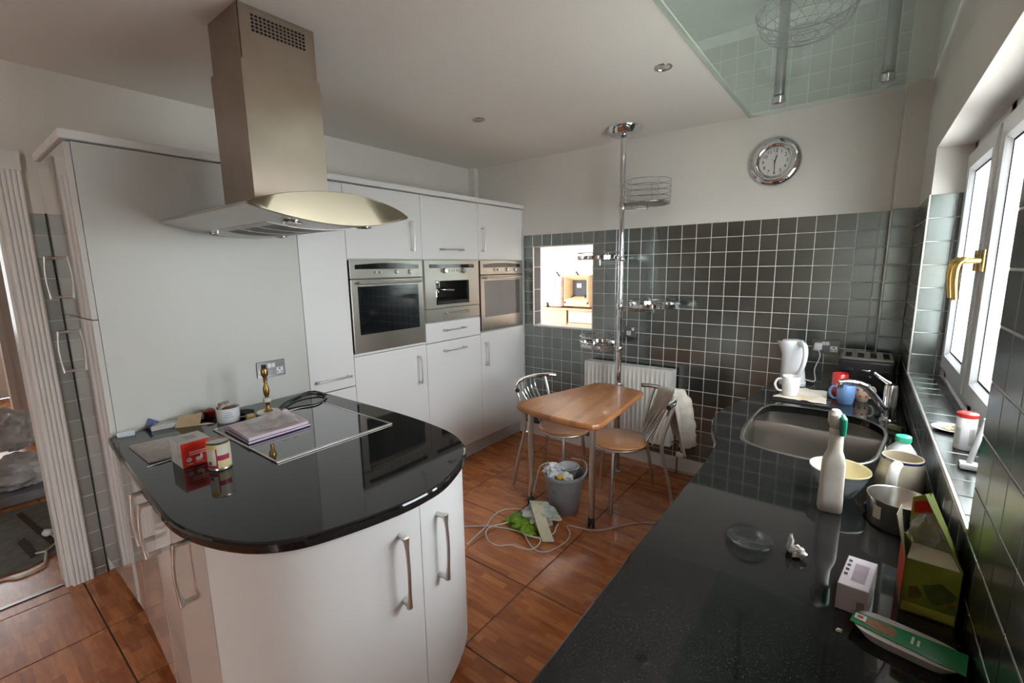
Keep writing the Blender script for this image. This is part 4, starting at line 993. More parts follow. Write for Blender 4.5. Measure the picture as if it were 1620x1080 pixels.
# cream fleece over the second chair
M2 = Matrix.Translation((0.945, -0.655, 0)) @ Matrix.Rotation(math.radians(-142), 4, 'Z')
ft = thing('fleece_jacket', 'cream fleece jacket draped over the back of the right-hand chair', 'jacket', tuple(M2 @ Vector((-0.22, 0.05, 0.45))))
def drape(u0, u1, lf, lb, seed, thick=0.008):
    bm = BM(); NU, NV = 26, 30; R0 = 0.021; loops = []
    for j in range(NV+1):
        v = j/NV*(lf+PI*R0+lb); row = []
        for i in range(NU+1):
            u = u0+(u1-u0)*i/NU
            rx = -0.240+0.105*(abs(u)/0.262)**2.0; rz = 0.745-0.017*(u/0.262)**2
            if v < lf: q = lf-v; x, z = R0+0.085*(q/lf)**1.2, rz-q; w = q/lf
            elif v < lf+PI*R0: a = (v-lf)/R0; x, z = R0*math.cos(a), rz+R0*math.sin(a); w = 0
            else: q = v-lf-PI*R0; x, z = -R0-0.06*(q/lb)**1.2, rz-q; w = q/lb
            f = noise.noise(Vector((u*11+seed, v*4, seed)))*0.022*w+0.016*w*math.sin(u*42+seed*2+v*5)
            uu = u-(0.07*w if v < lf else -0.01*w)+0.02*w*noise.noise(Vector((v*7, u*5, seed+4)))
            row.append(tuple(M2 @ Vector((rx+x+f*(1 if v < lf else -1), uu, z+0.02*w*noise.noise(Vector((u*9, seed, 2)))))))
        loops.append(row)
    rings(bm, loops, close_u=False); bmesh.ops.recalc_face_normals(bm, faces=bm.faces[:])
    bmesh.ops.solidify(bm, geom=bm.faces[:], thickness=thick); return bm
obj('body', drape(-0.125, 0.215, 0.275, 0.33, 1.3), COATM, ft, angle=80)
sl = crom([(-0.215, 0.10, 0.772), (-0.262, 0.10, 0.745), (-0.300, 0.095, 0.64), (-0.325, 0.085, 0.50), (-0.330, 0.080, 0.41)], 6)
bm = tube([M2 @ p for p in sl], 0.06, 16, radii=[0.028+0.024*min(1, i/8)+0.004*math.sin(i*1.7) for i in range(len(sl))], flat=0.55)
for v in bm.verts: v.co += Vector((noise.noise(v.co*25), noise.noise(v.co*25+Vector((9, 0, 0))), 0))*0.012
obj('sleeve', bm, COATM, ft, angle=80)
cf = tube([M2 @ Vector((-0.330, 0.080, 0.415)), M2 @ Vector((-0.330, 0.080, 0.365))], 0.046, 16, flat=0.55); obj('dark_cuff', cf, mat('brown_cuff', (0.09, 0.065, 0.045), 0.9, var=0.3), ft)

# ================================================================== window-side worktop with the sink
edge = [(1.706, -0.006), (1.700, -0.19), (1.685, -0.344), (1.668, -0.56), (1.636, -0.835), (1.598, -1.02), (1.572, -1.16), (1.570, -1.24), (1.582, -1.33), (1.606, -1.436), (1.642, -1.535), (1.662, -1.621), (1.670, -1.75), (1.670, -2.03), (1.669, -2.41), (1.672, -2.70), (1.676, -2.90)]
E1 = [tuple(p) for p in crom(edge, 5)]
ctr = E1+[(1.676, -2.955), (2.250, -2.955), (2.250, -0.105), (2.141, -0.105), (2.141, -0.006)]
sk = [(1.722, -1.465), (1.708, -1.311), (1.712, -1.10), (1.727, -0.985), (1.775, -0.915), (1.954, -0.887), (2.10, -0.930), (2.170, -1.020), (2.185, -1.12), (2.173, -1.25), (2.140, -1.449), (2.07, -1.535), (1.959, -1.566), (1.831, -1.555), (1.755, -1.518)]
SK = [tuple(p) for p in crom(sk, 6, closed=True)]
o = obj('sink_worktop', prism(ctr, ZW-0.034, ZW, 0.006, holes=[SK[::-1]]), GRANITE, angle=16); tag(o, 'glossy black granite worktop under the window with an undermounted sink', 'worktop')
ks = thing('kitchen_sink', 'brushed stainless undermounted sink with two bowls below the mixer tap', 'sink', (1.94, -1.22, 0.70))
cen = Vector((1.94, -1.22))
def skl(d, z): return [(p[0], p[1], z) for p in inset2(SK, d)]
bm = BM()
rings(bm, [skl(-0.012, ZW+0.0006), skl(-0.010, ZW+0.0022), skl(-0.003, ZW+0.0028), skl(0.0020, ZW+0.0005), skl(0.0045, ZW-0.008), skl(0.007, ZW-0.044), skl(0.010, 0.80), skl(0.016, 0.73), skl(0.030, 0.705), skl(0.055, 0.70)], cap1=True)
obj('bowl', bm, mat('sink_steel', (0.40, 0.37, 0.335), 0.31, 1.0, var=0.03, vscale=3), ks, angle=60)
bm = BM(); prof = [(-0.030, 0.705), (-0.022, 0.76), (-0.014, 0.835), (-0.008, 0.848), (0.008, 0.848), (0.014, 0.835), (0.022, 0.76), (0.030, 0.705)]
rings(bm, [[(x, -1.10+0.012*math.sin((x-1.7)*6)+p, z-0.006*math.sin(PI*(x-1.71)/0.47)) for p, z in prof] for x in [1.716+0.460*i/12 for i in range(13)]], close_u=False)
obj('bowl_divider', bm, MATS['sink_steel'], ks, angle=50)
for (x, y) in ((1.93, -1.33), (1.95, -0.99)): obj('drain', lathe([(0.038, 0), (0.036, 0.003), (0.028, 0.003), (0.024, 0.0005), (0, 0.0005)], 24, x, y, 0.7008), CHROME, ks)
# base units under it
bu = thing('sink_base_cabinet', 'white base cabinet run below the window worktop', 'cabinet', (1.95, -1.5, 0.0))
fe = inset2([(p[0], p[1]) for p in E1], 0.016, closed=False)
# inset2 moves left of travel; travel is towards -Y so left is +X
bm = BM(); fr_ = [p for p in fe]
rings(bm, [[(*p, 0.12) for p in fr_], [(*p, ZW-0.036) for p in fr_], [(p[0]+0.018, p[1], ZW-0.036) for p in fr_], [(p[0]+0.018, p[1], 0.12) for p in fr_], [(*p, 0.12) for p in fr_]], close_u=False)
d = obj('door_front', bm, WHITE, bu, angle=35)
obj('rear_panel', bbox(2.225, 2.240, -2.93, -0.12, 0.0, ZW-0.036), CARC, bu, smooth=False)
obj('end_panel', bbox(1.74, 2.225, -2.93, -2.912, 0.0, ZW-0.036), WHITE, bu, smooth=False)
obj('plinth', bbox(1.76, 1.775, -2.91, -0.03, 0.0, 0.118), WHITE, bu, smooth=False)
handle(d, (1.604, -1.060, 0.825), (1.604, -1.060, 0.655), (-1, 0.30, 0), out=0.068, r=0.008, m=CHROME, name='bow_handle')

# ---- mixer tap
tp_ = thing('mixer_tap', 'chrome single-lever mixer tap behind the sink', 'tap', (2.190, -0.905, ZW))
obj('body', lathe([(0.030, 0), (0.030, 0.006), (0.024, 0.010), (0.0235, 0.15), (0.020, 0.158), (0, 0.158)], 28, 2.190, -0.905, ZW+0.0003), CHROME, tp_)
sp = crom([(2.178, -0.910, ZW+0.04), (2.150, -0.925, ZW+0.085), (2.112, -0.940, ZW+0.135), (2.085, -0.950, ZW+0.155), (2.045, -0.960, ZW+0.163), (2.010, -0.970, ZW+0.160)], 6)
obj('spout', tube(sp, 0.013, 16, radii=[0.015-0.003*i/len(sp) for i in range(len(sp))]), CHROME, tp_)
obj('aerator', lathe([(0.012, 0), (0.013, 0.018)], 18, 2.014, -0.969, ZW+0.135), CHROME, tp_)
obj('lever', tube(crom([(2.185, -0.905, ZW+0.160), (2.165, -0.90, ZW+0.172), (2.128, -0.893, ZW+0.200)], 5), 0.008, 12, radii=[0.010, 0.010, 0.0095, 0.009, 0.0085, 0.008, 0.0075, 0.007, 0.0065, 0.006, 0.0055]), CHROME, tp_)
# ---- drainer tray with paper, mugs
dt = thing('drainer_tray', 'low black ridged drainer tray beside the sink', 'drainer', (1.86, -0.665, ZW))
obj('base', bbox(1.735, 1.985, -0.845, -0.50, ZW+0.0004, ZW+0.005, 0.002, 1), BLACK, dt, smooth=False)
for k in range(9): y = -0.83+0.04*k; obj('ridge', bbox(1.74, 1.98, y, y+0.012, ZW+0.004, ZW+0.0085, 0.002, 1), BLACK, dt)
def sheet(corners, z, name, m, parent=None, wav=0.004, n=14, thick=0.0012, seed=0):
    bm = BM(); a, b, c, d = [Vector((*p, 0)) for p in corners]; loops = []
    for j in range(n+1):
        row = []
        for i in range(n+1):
            u, v = i/n, j/n; p = a*(1-u)*(1-v)+b*u*(1-v)+c*u*v+d*(1-u)*v
            ed = max(abs(u-0.5), abs(v-0.5))*2
            row.append((p.x+0.004*noise.noise(Vector((u*6, v*6, seed))), p.y+0.004*noise.noise(Vector((u*6, v*6, seed+7))), z+abs(noise.noise(Vector((u*4, v*4, seed+3))))*wav*(0.3+ed)))
        loops.append(row)
    rings(bm, loops, close_u=False); bmesh.ops.recalc_face_normals(bm, faces=bm.faces[:]); bmesh.ops.solidify(bm, geom=bm.faces[:], thickness=-thick)
    mz = min(v.co.z for v in bm.verts)
    for v in bm.verts: v.co.z += z-mz
    return obj(name, bm, m, parent, angle=70)
STAINP = mat('tea_stained_paper', (0.76, 0.74, 0.70), 0.7, col2=(0.58, 0.46, 0.31), vscale=7)
pp = sheet([(1.742, -0.800), (1.965, -0.815), (1.955, -0.545), (1.80, -0.555)], ZW+0.0087, 'kitchen_paper', STAINP, wav=0.010, seed=2); tag(pp, 'tea-stained sheet of kitchen paper under the white mug', 'paper')
def mug(name, label, x, y, z, r, h, m, hang, inner=None, flare=1.0, group='mugs by the sink'):
    t = thing(name, label, 'mug', (x, y, z), group=group)
    obj('cup', lathe([(0, 0), (r*0.80*flare, 0), (r*0.86*flare, 0.004), (r*0.97, h*0.4), (r, h-0.002), (r-0.002, h), (r-0.005, h-0.001), (r*0.88, h*0.4), (r*0.74, 0.007), (0, 0.007)], 36, x, y, z), m, t, angle=60)
    c, s = math.cos(hang), math.sin(hang)
    P = crom([(r*0.95, 0, h*0.82), (r*1.45, 0, h*0.80), (r*1.72, 0, h*0.52), (r*1.40, 0, h*0.24), (r*0.90, 0, h*0.20)], 5)
    obj('handle', tube([(x+p.x*c, y+p.x*s, z+p.z) for p in P], 0.0055, 10, flat=0.8), m, t)
    return t
mug('mug', 'tapered white ceramic mug on the stained kitchen paper', 1.808, -0.735, ZW+0.0135, 0.0405, 0.098, CERAM, PI+0.25)
mug('mug', 'powder blue mug in front of the toaster', 2.035, -0.705, ZW+0.0005, 0.0375, 0.094, BLUEM, PI-0.05)
mug('mug', 'bright red mug half hidden behind the blue mug', 2.005, -0.565, ZW+0.0005, 0.0345, 0.118, REDP, PI+2.3)
t = mug('mug', 'small cream mug with red spots right of the blue mug', 2.098, -0.615, ZW+0.0005, 0.031, 0.085, STONEW, 0.3)
for k in range(7):
    a = -2.6+0.42*k; s = BM(); bmesh.ops.create_uvsphere(s, u_segments=8, v_segments=6, radius=0.006); s.transform(Matrix.Translation((2.098+0.030*math.cos(a), -0.615+0.030*math.sin(a), ZW+0.03+0.03*(k % 2))))
    for v in s.verts:
        q = Vector((v.co.x-2.098, v.co.y+0.615)); 
        if q.length > 0.0318: q = q.normalized()*0.0318; v.co.x = 2.098+q.x; v.co.y = -0.615+q.y
    obj('painted_spot', s, RED, t)
# ---- kettle
kt = thing('kettle', 'white plastic jug kettle standing by the back wall', 'kettle', (1.785, -0.43, ZW))
kx, ky = 1.785, -0.43
obj('base_plate', lathe([(0.066, 0), (0.066, 0.018), (0.060, 0.022), (0, 0.022)], 36, kx, ky, ZW+0.0004), WPLAS, kt)
bm = BM(); loops = []
for h, rx, ry, off in ((0.023, 0.060, 0.060, 0), (0.03, 0.063, 0.062, 0), (0.10, 0.057, 0.054, -0.004), (0.17, 0.053, 0.048, -0.008), (0.215, 0.060, 0.052, -0.010), (0.232, 0.066, 0.052, -0.013)):
    L = []
    for i in range(40):
        a = 2*PI*i/40; k = 1+0.16*max(0, -math.cos(a))**6*(1 if h > 0.16 else 0)*((h-0.16)/0.07)
        L.append((kx+off+rx*k*math.cos(a), ky+ry*math.sin(a), ZW+h+(0.008*(-math.cos(a)*0+1) if h > 0.22 else 0)))
    loops.append(L)
rings(bm, loops, cap0=True, cap1=True); obj('jug_body', bm, WPLAS, kt, angle=40)
bm = BM(); rings(bm, [[(kx-0.012+0.056*math.cos(2*PI*i/30), ky+0.046*math.sin(2*PI*i/30), ZW+0.240) for i in range(30)], [(kx-0.010+0.050*math.cos(2*PI*i/30), ky+0.040*math.sin(2*PI*i/30), ZW+0.252) for i in range(30)], [(kx-0.005+0.02*math.cos(2*PI*i/30), ky+0.02*math.sin(2*PI*i/30), ZW+0.256) for i in range(30)]], cap0=True, cap1=True); obj('lid', bm, WPLAS, kt)
P = crom([(kx+0.020, ky-0.030, ZW+0.240), (kx+0.050, ky-0.080, ZW+0.236), (kx+0.060, ky-0.105, ZW+0.19), (kx+0.052, ky-0.098, ZW+0.13), (kx+0.034, ky-0.072, ZW+0.075), (kx+0.024, ky-0.050, ZW+0.055)], 6)
obj('handle', tube(P, 0.013, 14, radii=[0.016-0.004*math.sin(PI*i/(len(P)-1)) for i in range(len(P))]), WPLAS, kt)
obj('lid_button', bbox(kx+0.034, kx+0.050, ky-0.052, ky-0.032, ZW+0.243, ZW+0.250, 0.002, 1), BLACK, kt)
obj('water_gauge', bbox(kx-0.0605, kx-0.050, ky-0.010, ky+0.006, ZW+0.06, ZW+0.17, 0.002, 1), mat('smoky_gauge', (0.20, 0.19, 0.18), 0.2, var=0.1), kt)
obj('power_lead', tube(crom([(kx+0.06, ky+0.02, ZW+0.03), (kx+0.10, ky+0.10, ZW+0.012), (kx+0.085, ky+0.25, ZW+0.05), (kx+0.10, ky+0.37, ZW+0.11), (1.870, -0.035, ZW+0.150)], 6), 0.0032, 8), WPLAS, kt)
obj('plug', bbox(1.848, 1.892, -0.045, -0.0085, ZW+0.145, ZW+0.190, 0.008, 2), WPLAS, kt)
# ---- toaster
tt = thing('toaster', 'black four-slice toaster with a steel top by the window corner', 'toaster', (2.10, -0.29, ZW))
tx0, tx1, ty0, ty1 = 1.988, 2.226, -0.435, -0.155
obj('body', bbox(tx0, tx1, ty0, ty1, ZW+0.006, ZW+0.172, 0.016, 3), BLACK, tt)
bm = BM(); xs = [tx0+0.012]; sw = 0.028
cxs = [tx0+0.012+0.0268+0.0537*k for k in range(4)]
prev = tx0+0.012
for c in cxs: box(bm, prev, c-sw/2, ty0+0.01, ty1-0.012, ZW+0.171, ZW+0.180); prev = c+sw/2
box(bm, prev, tx1-0.012, ty0+0.01, ty1-0.012, ZW+0.171, ZW+0.180)
for c in cxs: box(bm, c-sw/2, c+sw/2, ty0+0.01, ty0+0.045, ZW+0.171, ZW+0.180); box(bm, c-sw/2, c+sw/2, ty1-0.04, ty1-0.012, ZW+0.171, ZW+0.180)
obj('steel_top', bm, STEEL, tt, smooth=False)
for c in cxs: obj('slot', bbox(c-sw/2, c+sw/2, ty0+0.045, ty1-0.04, ZW+0.1715, ZW+0.1735), MATTB, tt, smooth=False)
for x in (tx0+0.045, tx0+0.12, tx0+0.195): obj('lever', bbox(x-0.020, x+0.020, ty0-0.022, ty0+0.002, ZW+0.115, ZW+0.127, 0.004, 2), CHROME if x == tx0+0.12 else BLACK, tt)
for x in (tx0+0.10, tx0+0.138):
    k = lathe([(0.007, 0), (0.006, 0.010), (0, 0.010)], 12); k.transform(Matrix.Translation((x, ty0, ZW+0.09)) @ Matrix.Rotation(PI/2, 4, 'X')); obj('control_knob', k, CHROME, tt)
for (x, y) in ((tx0+0.03, ty0+0.03), (tx1-0.03, ty0+0.03), (tx0+0.03, ty1-0.03), (tx1-0.03, ty1-0.03)): obj('foot', lathe([(0.012, 0), (0.012, 0.008)], 12, x, y, ZW+0.0003), MATTB, tt)
# ---- scouring sponge behind the tap
o = obj('sponge', rbox(2.160, -1.0, ZW+0.0004, ZW+0.02, 0.022, 0.055, 0.9, 0.005, 2), mat('old_sponge', (0.30, 0.31, 0.18), 0.9, var=0.4, vscale=60)); 
o.location.x = 2.213; o.location.y = -1.035; tag(o, 'small worn green-grey scouring sponge behind the sink below the tap', 'sponge')

# ---- spray bottle
sb = thing('spray_bottle', 'tall grubby white spray bottle with a green and white trigger head', 'spray bottle', (2.034, -1.92, ZW))
def rrect(cx, cy, z, a, b, ex=0.45, n=32, rot=0.15):
    out = []
    for i in range(n):
        t_ = 2*PI*i/n; x = a*math.copysign(abs(math.cos(t_))**ex, math.cos(t_)); y = b*math.copysign(abs(math.sin(t_))**ex, math.sin(t_))
        out.append((cx+x*math.cos(rot)-y*math.sin(rot), cy+x*math.sin(rot)+y*math.cos(rot), z))
    return out
bm = BM(); bx, by = 2.034, -1.92
rings(bm, [rrect(bx, by, ZW+0.0004, 0.026, 0.017), rrect(bx, by, ZW+0.006, 0.0285, 0.0195), rrect(bx, by, ZW+0.04, 0.0285, 0.0195), rrect(bx, by, ZW+0.05, 0.0275, 0.0185), rrect(bx, by, ZW+0.14, 0.0265, 0.018), rrect(bx, by, ZW+0.155, 0.024, 0.017, 0.6), rrect(bx, by, ZW+0.175, 0.0175, 0.0155, 0.9), rrect(bx, by, ZW+0.205, 0.0165, 0.0155, 1.0), rrect(bx, by, ZW+0.222, 0.0165, 0.0155, 1.0), rrect(bx, by, ZW+0.224, 0.012, 0.012, 1.0)], cap0=True, cap1=True)
obj('bottle', bm, DIRTYW, sb, angle=50)
obj('collar', lathe([(0.0165, 0), (0.0175, 0.004), (0.0165, 0.014), (0.013, 0.018)], 24, bx, by, ZW+0.222), DIRTYW, sb)
bm = BM(); rings(bm, [rrect(bx-0.001, by, ZW+0.238, 0.014, 0.014, 0.7), rrect(bx-0.004, by-0.004, ZW+0.255, 0.018, 0.021, 0.6), rrect(bx-0.006, by-0.006, ZW+0.277, 0.016, 0.021, 0.7), rrect(bx-0.006, by-0.006, ZW+0.288, 0.009, 0.013, 0.9)], cap0=True, cap1=True); obj('trigger_head', bm, DIRTYW, sb)
bm = BM(); rings(bm, [rrect(bx+0.013, by-0.014, ZW+0.222, 0.007, 0.007, 0.8), rrect(bx+0.012, by-0.014, ZW+0.246, 0.009, 0.012, 0.7), rrect(bx+0.010, by-0.014, ZW+0.270, 0.010, 0.015, 0.7), rrect(bx+0.006, by-0.011, ZW+0.281, 0.006, 0.010, 0.9)], cap0=True, cap1=True); obj('trigger', bm, GREENP, sb)
obj('neck_band', lathe([(0.0150, 0), (0.0155, 0.010)], 20, bx-0.002, by, ZW+0.238, cap=False), GREENP, sb)
# ---- mixing bowl
bx, by = 2.048, -1.795
bw = thing('mixing_bowl', 'small mixing bowl, grey outside and cream yellow inside, behind the spray bottle', 'bowl', (bx, by, ZW))
obj('outer_bowl', lathe([(0, 0), (0.036, 0), (0.038, 0.004), (0.055, 0.03), (0.068, 0.06), (0.073, 0.078), (0.075, 0.0795)], 44, bx, by, ZW+0.0004, cap=False), PALEB, bw)
obj('inner_glaze', lathe([(0.0755, 0.0795), (0.0745, 0.083), (0.071, 0.081), (0.062, 0.055), (0.046, 0.025), (0.025, 0.010), (0, 0.008)], 44, bx, by, ZW+0.0004, cap=False), CREAMG, bw)
# ---- stoneware jug
jx, jy = 2.187, -1.745
jg = thing('stoneware_jug', 'beige stoneware jug with dark blue rim beside the milk bottle', 'jug', (jx, jy, ZW))
obj('jug_body', lathe([(0, 0), (0.043, 0), (0.047, 0.005), (0.056, 0.045), (0.055, 0.08), (0.048, 0.115), (0.0465, 0.132), (0.043, 0.132), (0.044, 0.115), (0.050, 0.08), (0.050, 0.045), (0.040, 0.010), (0, 0.008)], 44, jx, jy, ZW+0.0004), STONEW, jg, angle=60)
obj('blue_rim', lathe([(0.0468, 0), (0.0476, 0.003), (0.0472, 0.008)], 44, jx, jy, ZW+0.122, cap=False), NAVY, jg)
P = crom([(jx-0.012, jy-0.043, ZW+0.122), (jx-0.020, jy-0.075, ZW+0.118), (jx-0.024, jy-0.085, ZW+0.08), (jx-0.018, jy-0.062, ZW+0.035), (jx-0.015, jy-0.050, ZW+0.03)], 6)
obj('handle', tube(P, 0.010, 12, flat=1.3), CERAM, jg)
bm = BM(); tube([Vector(p) for p in circle(0, 0, 0, 0.011, 24)], 0.0055, 10, closed=True, bm=bm); bm.transform(Matrix.Translation((2.124, -1.865, ZW+0.0165)) @ Matrix.Rotation(PI/2, 4, 'X'))
o = obj('napkin_ring', bm, NAVY); tag(o, 'small navy blue ceramic ring standing between bowl and saucepan', 'ring')
# ---- milk bottle
mx, my = 2.192, -1.632
mb = thing('milk_bottle', 'milky plastic bottle with a mint green cap behind the jug', 'bottle', (mx, my, ZW))
bm = BM(); rings(bm, [rrect(mx, my, ZW+0.0004, 0.036, 0.036, 0.5), rrect(mx, my, ZW+0.005, 0.039, 0.039, 0.5), rrect(mx, my, ZW+0.085, 0.039, 0.039, 0.5), rrect(mx, my, ZW+0.115, 0.032, 0.032, 0.7), rrect(mx, my, ZW+0.135, 0.018, 0.018, 1.0), rrect(mx, my, ZW+0.145, 0.016, 0.016, 1.0)], cap0=True, cap1=True); obj('bottle', bm, MILKP, mb)
obj('cap', lathe([(0.0195, 0), (0.0200, 0.004), (0.0195, 0.016), (0.017, 0.018), (0, 0.018)], 28, mx, my, ZW+0.142), MINT, mb)
# ---- saucepan
sx_, sy_ = 2.178, -1.912
sp_ = thing('saucepan', 'small dull steel saucepan standing in front of the jug', 'saucepan', (sx_, sy_, ZW))
obj('pan', lathe([(0, 0), (0.058, 0), (0.062, 0.005), (0.066, 0.070), (0.0685, 0.076), (0.068, 0.0785), (0.0650, 0.076), (0.062, 0.010), (0.056, 0.005), (0, 0.005)], 48, sx_, sy_, ZW+0.0004), STEEL, sp_, angle=60)
a = math.radians(-68); k = lathe([(0.009, 0), (0.008, 0.006), (0, 0.008)], 14); k.transform(Matrix.Translation((sx_+0.0655*math.cos(a), sy_+0.0655*math.sin(a), ZW+0.055)) @ Matrix.Rotation(a, 4, 'Z') @ Matrix.Rotation(PI/2, 4, 'Y')); obj('handle_rivet', k, CHROME, sp_)
a = math.radians(-132); k = bbox(-0.001, 0.0006, -0.010, 0.010, ZW+0.03, ZW+0.062); k.transform(Matrix.Translation((sx_+0.0665*math.cos(a), sy_+0.0665*math.sin(a), 0)) @ Matrix.Rotation(a, 4, 'Z')); obj('paper_label', k, CREAMC, sp_, smooth=False)
# ---- clear glass dish, tissue, crumb
gd = obj('glass_dish', lathe([(0, 0), (0.034, 0), (0.049, 0.006), (0.051, 0.012), (0.047, 0.011), (0.032, 0.005), (0, 0.004)], 44, 1.888, -2.212, ZW+0.0004), GLASSD); tag(gd, 'shallow clear glass dish lying on the black worktop', 'dish')
bm = blob(1.990, -2.212, ZW+0.014, 0.014, 0.011, 0.013, 0.55, 2.2, 5, 3, ZW+0.0005); bm2 = blob(1.972, -2.198, ZW+0.022, 0.006, 0.008, 0.022, 0.5, 2.2, 9, 3, ZW+0.0005)
o = obj('crumpled_tissue', merge(bm, bm2), PAPER, angle=25); tag(o, 'scrunched white tissue on the black worktop', 'tissue')
o = obj('crumb', blob(2.075, -2.419, ZW+0.002, 0.005, 0.004, 0.003, 0.5, 2, 3, 2, ZW+0.0003), CREAMC); tag(o, 'pale crumb of food near the edge of the food tray', 'crumb')
# ---- lilac carton
bc = thing('small_carton', 'small lilac and white carton lying beside the green box', 'carton', (2.097, -2.293, ZW))
cb = [(2.0655, -2.352), (2.1145, -2.354), (2.130, -2.236), (2.081, -2.234)]
obj('box', prism(cb, ZW+0.0004, ZW+0.056, 0.002), LILAC, bc, smooth=False)
zt = ZW+0.0562
def quad(pts, m, name, parent, dz=0.0004):
    bm = BM(); rings(bm, [[(p[0], p[1], p[2]) for p in pts], [(p[0], p[1], p[2]+dz) for p in pts]], cap0=True, cap1=True); return obj(name, bm, m, parent, smooth=False)
quad([(2.086, -2.33, zt), (2.108, -2.331, zt), (2.117, -2.262, zt), (2.094, -2.261, zt)], MAUVE, 'printed_panel', bc)
for k in range(4): quad([(2.0745+0.0024*k, -2.315+0.018*k, zt), (2.0805+0.0024*k, -2.315+0.018*k, zt), (2.0815+0.0024*k, -2.306+0.018*k, zt), (2.0755+0.0024*k, -2.305+0.018*k, zt)], INK, 'printed_mark', bc)
bm = BM(); box(bm, 2.098, 2.110, -2.3552, -2.3538, ZW+0.012, ZW+0.030); obj('printed_panel', bm, MAUVE, bc, smooth=False)
# ---- tall green carton, open at the top
gx0, gx1, gy0_, gy1_ = 2.166, 2.246, -2.284, -2.175
gb = thing('green_carton', 'open green carton with a red label leaning flap beside the wall', 'carton', (2.206, -2.23, ZW))
zb, zf, zr = ZW+0.0004, ZW+0.112, ZW+0.225
bm = BM(); tk = 0.0012
box(bm, gx0, gx1, gy0_, gy0_+tk, zb, zf); box(bm, gx0, gx0+tk, gy0_, gy1_, zb, zf); box(bm, gx1-tk, gx1, gy0_, gy1_, zb, zf); box(bm, gx0, gx1, gy1_-tk, gy1_, zb, zf); box(bm, gx0, gx1, gy0_, gy1_, zb, zb+tk)
obj('box', bm, OLIVE, gb, smooth=False)
def slab(pts, m, name, parent, n=(0, 0, 0.0012)):
    bm = BM(); rings(bm, [pts, [(p[0]+n[0], p[1]+n[1], p[2]+n[2]) for p in pts]], cap0=True, cap1=True); return obj(name, bm, m, parent, smooth=False)
rf = slab([(gx1-0.0015, gy0_, zf), (gx1-0.0015, gy1_, zf), (gx0+0.036, gy1_-0.01, zr-0.012), (gx0+0.020, gy0_+0.055, zr)], OLIVE, 'right_flap', gb, (0.0012, 0, 0.0006))
slab([(gx1-0.0035, gy0_+0.004, zf+0.004), (gx1-0.0270, gy0_+0.022, zf+0.045), (gx1-0.044, gy1_-0.012, zf+0.075), (gx1-0.010, gy1_-0.004, zf+0.012)], OLIVEL, 'flap_print', rf, (-0.0006, 0, -0.0003))
slab([(gx0+0.010, gy1_-0.012, zf), (gx0+0.060, gy1_-0.012, zf), (gx0+0.032, gy1_-0.030, zr-0.004), (gx0+0.006, gy1_-0.034, zr-0.018)], OLIVEL, 'back_flap', gb, (0, 0.0012, 0))
slab([(gx0+0.011, gy1_-0.0265, zf+0.060), (gx0+0.040, gy1_-0.0245, zf+0.064), (gx0+0.034, gy1_-0.0305, zf+0.094), (gx0+0.0095, gy1_-0.0320, zf+0.086)], RED, 'red_label', gb, (0, -0.0008, 0))
lf = slab([(gx0-0.001, gy0_+0.002, zf-0.004), (gx0-0.001, gy0_+0.040, zf+0.0), (gx0-0.012, gy0_+0.050, zf+0.085), (gx0-0.020, gy0_+0.018, zf+0.075)], CREAMC, 'left_flap', gb, (0.0012, 0, 0))
slab([(gx0-0.0075, gy0_+0.012, zf+0.03), (gx0-0.0085, gy0_+0.028, zf+0.032), (gx0-0.0105, gy0_+0.030, zf+0.048), (gx0-0.0105, gy0_+0.015, zf+0.046)], mat('blue_picture', (0.10, 0.16, 0.28), 0.5, var=0.3, vscale=80), 'flap_picture', lf, (-0.0006, 0, 0))
slab([(gx0+0.002, gy0_+0.001, zf), (gx1-0.004, gy0_+0.001, zf), (gx1-0.016, gy0_+0.030, zf+0.016), (gx0+0.010, gy0_+0.034, zf+0.018)], CREAMC, 'front_flap', gb)
obj('inner_bag', blob(2.200, -2.222, zf+0.025, 0.028, 0.030, 0.042, 0.5, 2.5, 4, 3), CLEARP, gb, angle=30)
def face_oval(cx, cz, rx, rz, m, nm, sd):
    pts = [(cx+rx*math.cos(2*PI*i/24)*(1+0.18*math.sin(3*2*PI*i/24+sd)), gy0_, cz+rz*math.sin(2*PI*i/24)*(1+0.15*math.cos(4*2*PI*i/24+sd))) for i in range(24)]
    bm = BM(); rings(bm, [pts, [(p[0], p[1]-0.0006, p[2]) for p in pts]], cap0=True, cap1=True); obj(nm, bm, m, gb, smooth=False)
face_oval(gx0+0.052, zb+0.056, 0.022, 0.020, mat('dark_green_print', (0.06, 0.09, 0.02), 0.4, col2=(0.10, 0.13, 0.02), vscale=60), 'tree_print', 0.5)
face_oval(gx0+0.018, zb+0.046, 0.010, 0.014, mat('brown_print', (0.20, 0.13, 0.03), 0.4, col2=(0.14, 0.10, 0.02), vscale=60), 'brown_print', 2.0)
face_oval(gx0+0.070, zb+0.040, 0.006, 0.007, MATS['brown_print'], 'brown_print', 1.0)
bm = BM(); box(bm, gx0+0.002, gx1-0.002, gy0_-0.0005, gy0_, zb+0.004, zb+0.022); obj('meadow_print', bm, OLIVEL, gb, smooth=False)
bm = BM(); box(bm, gx0-0.0006, gx0, gy0_+0.004, gy1_-0.01, zb+0.02, zf-0.01); obj('red_side_print', bm, RED, gb, smooth=False)
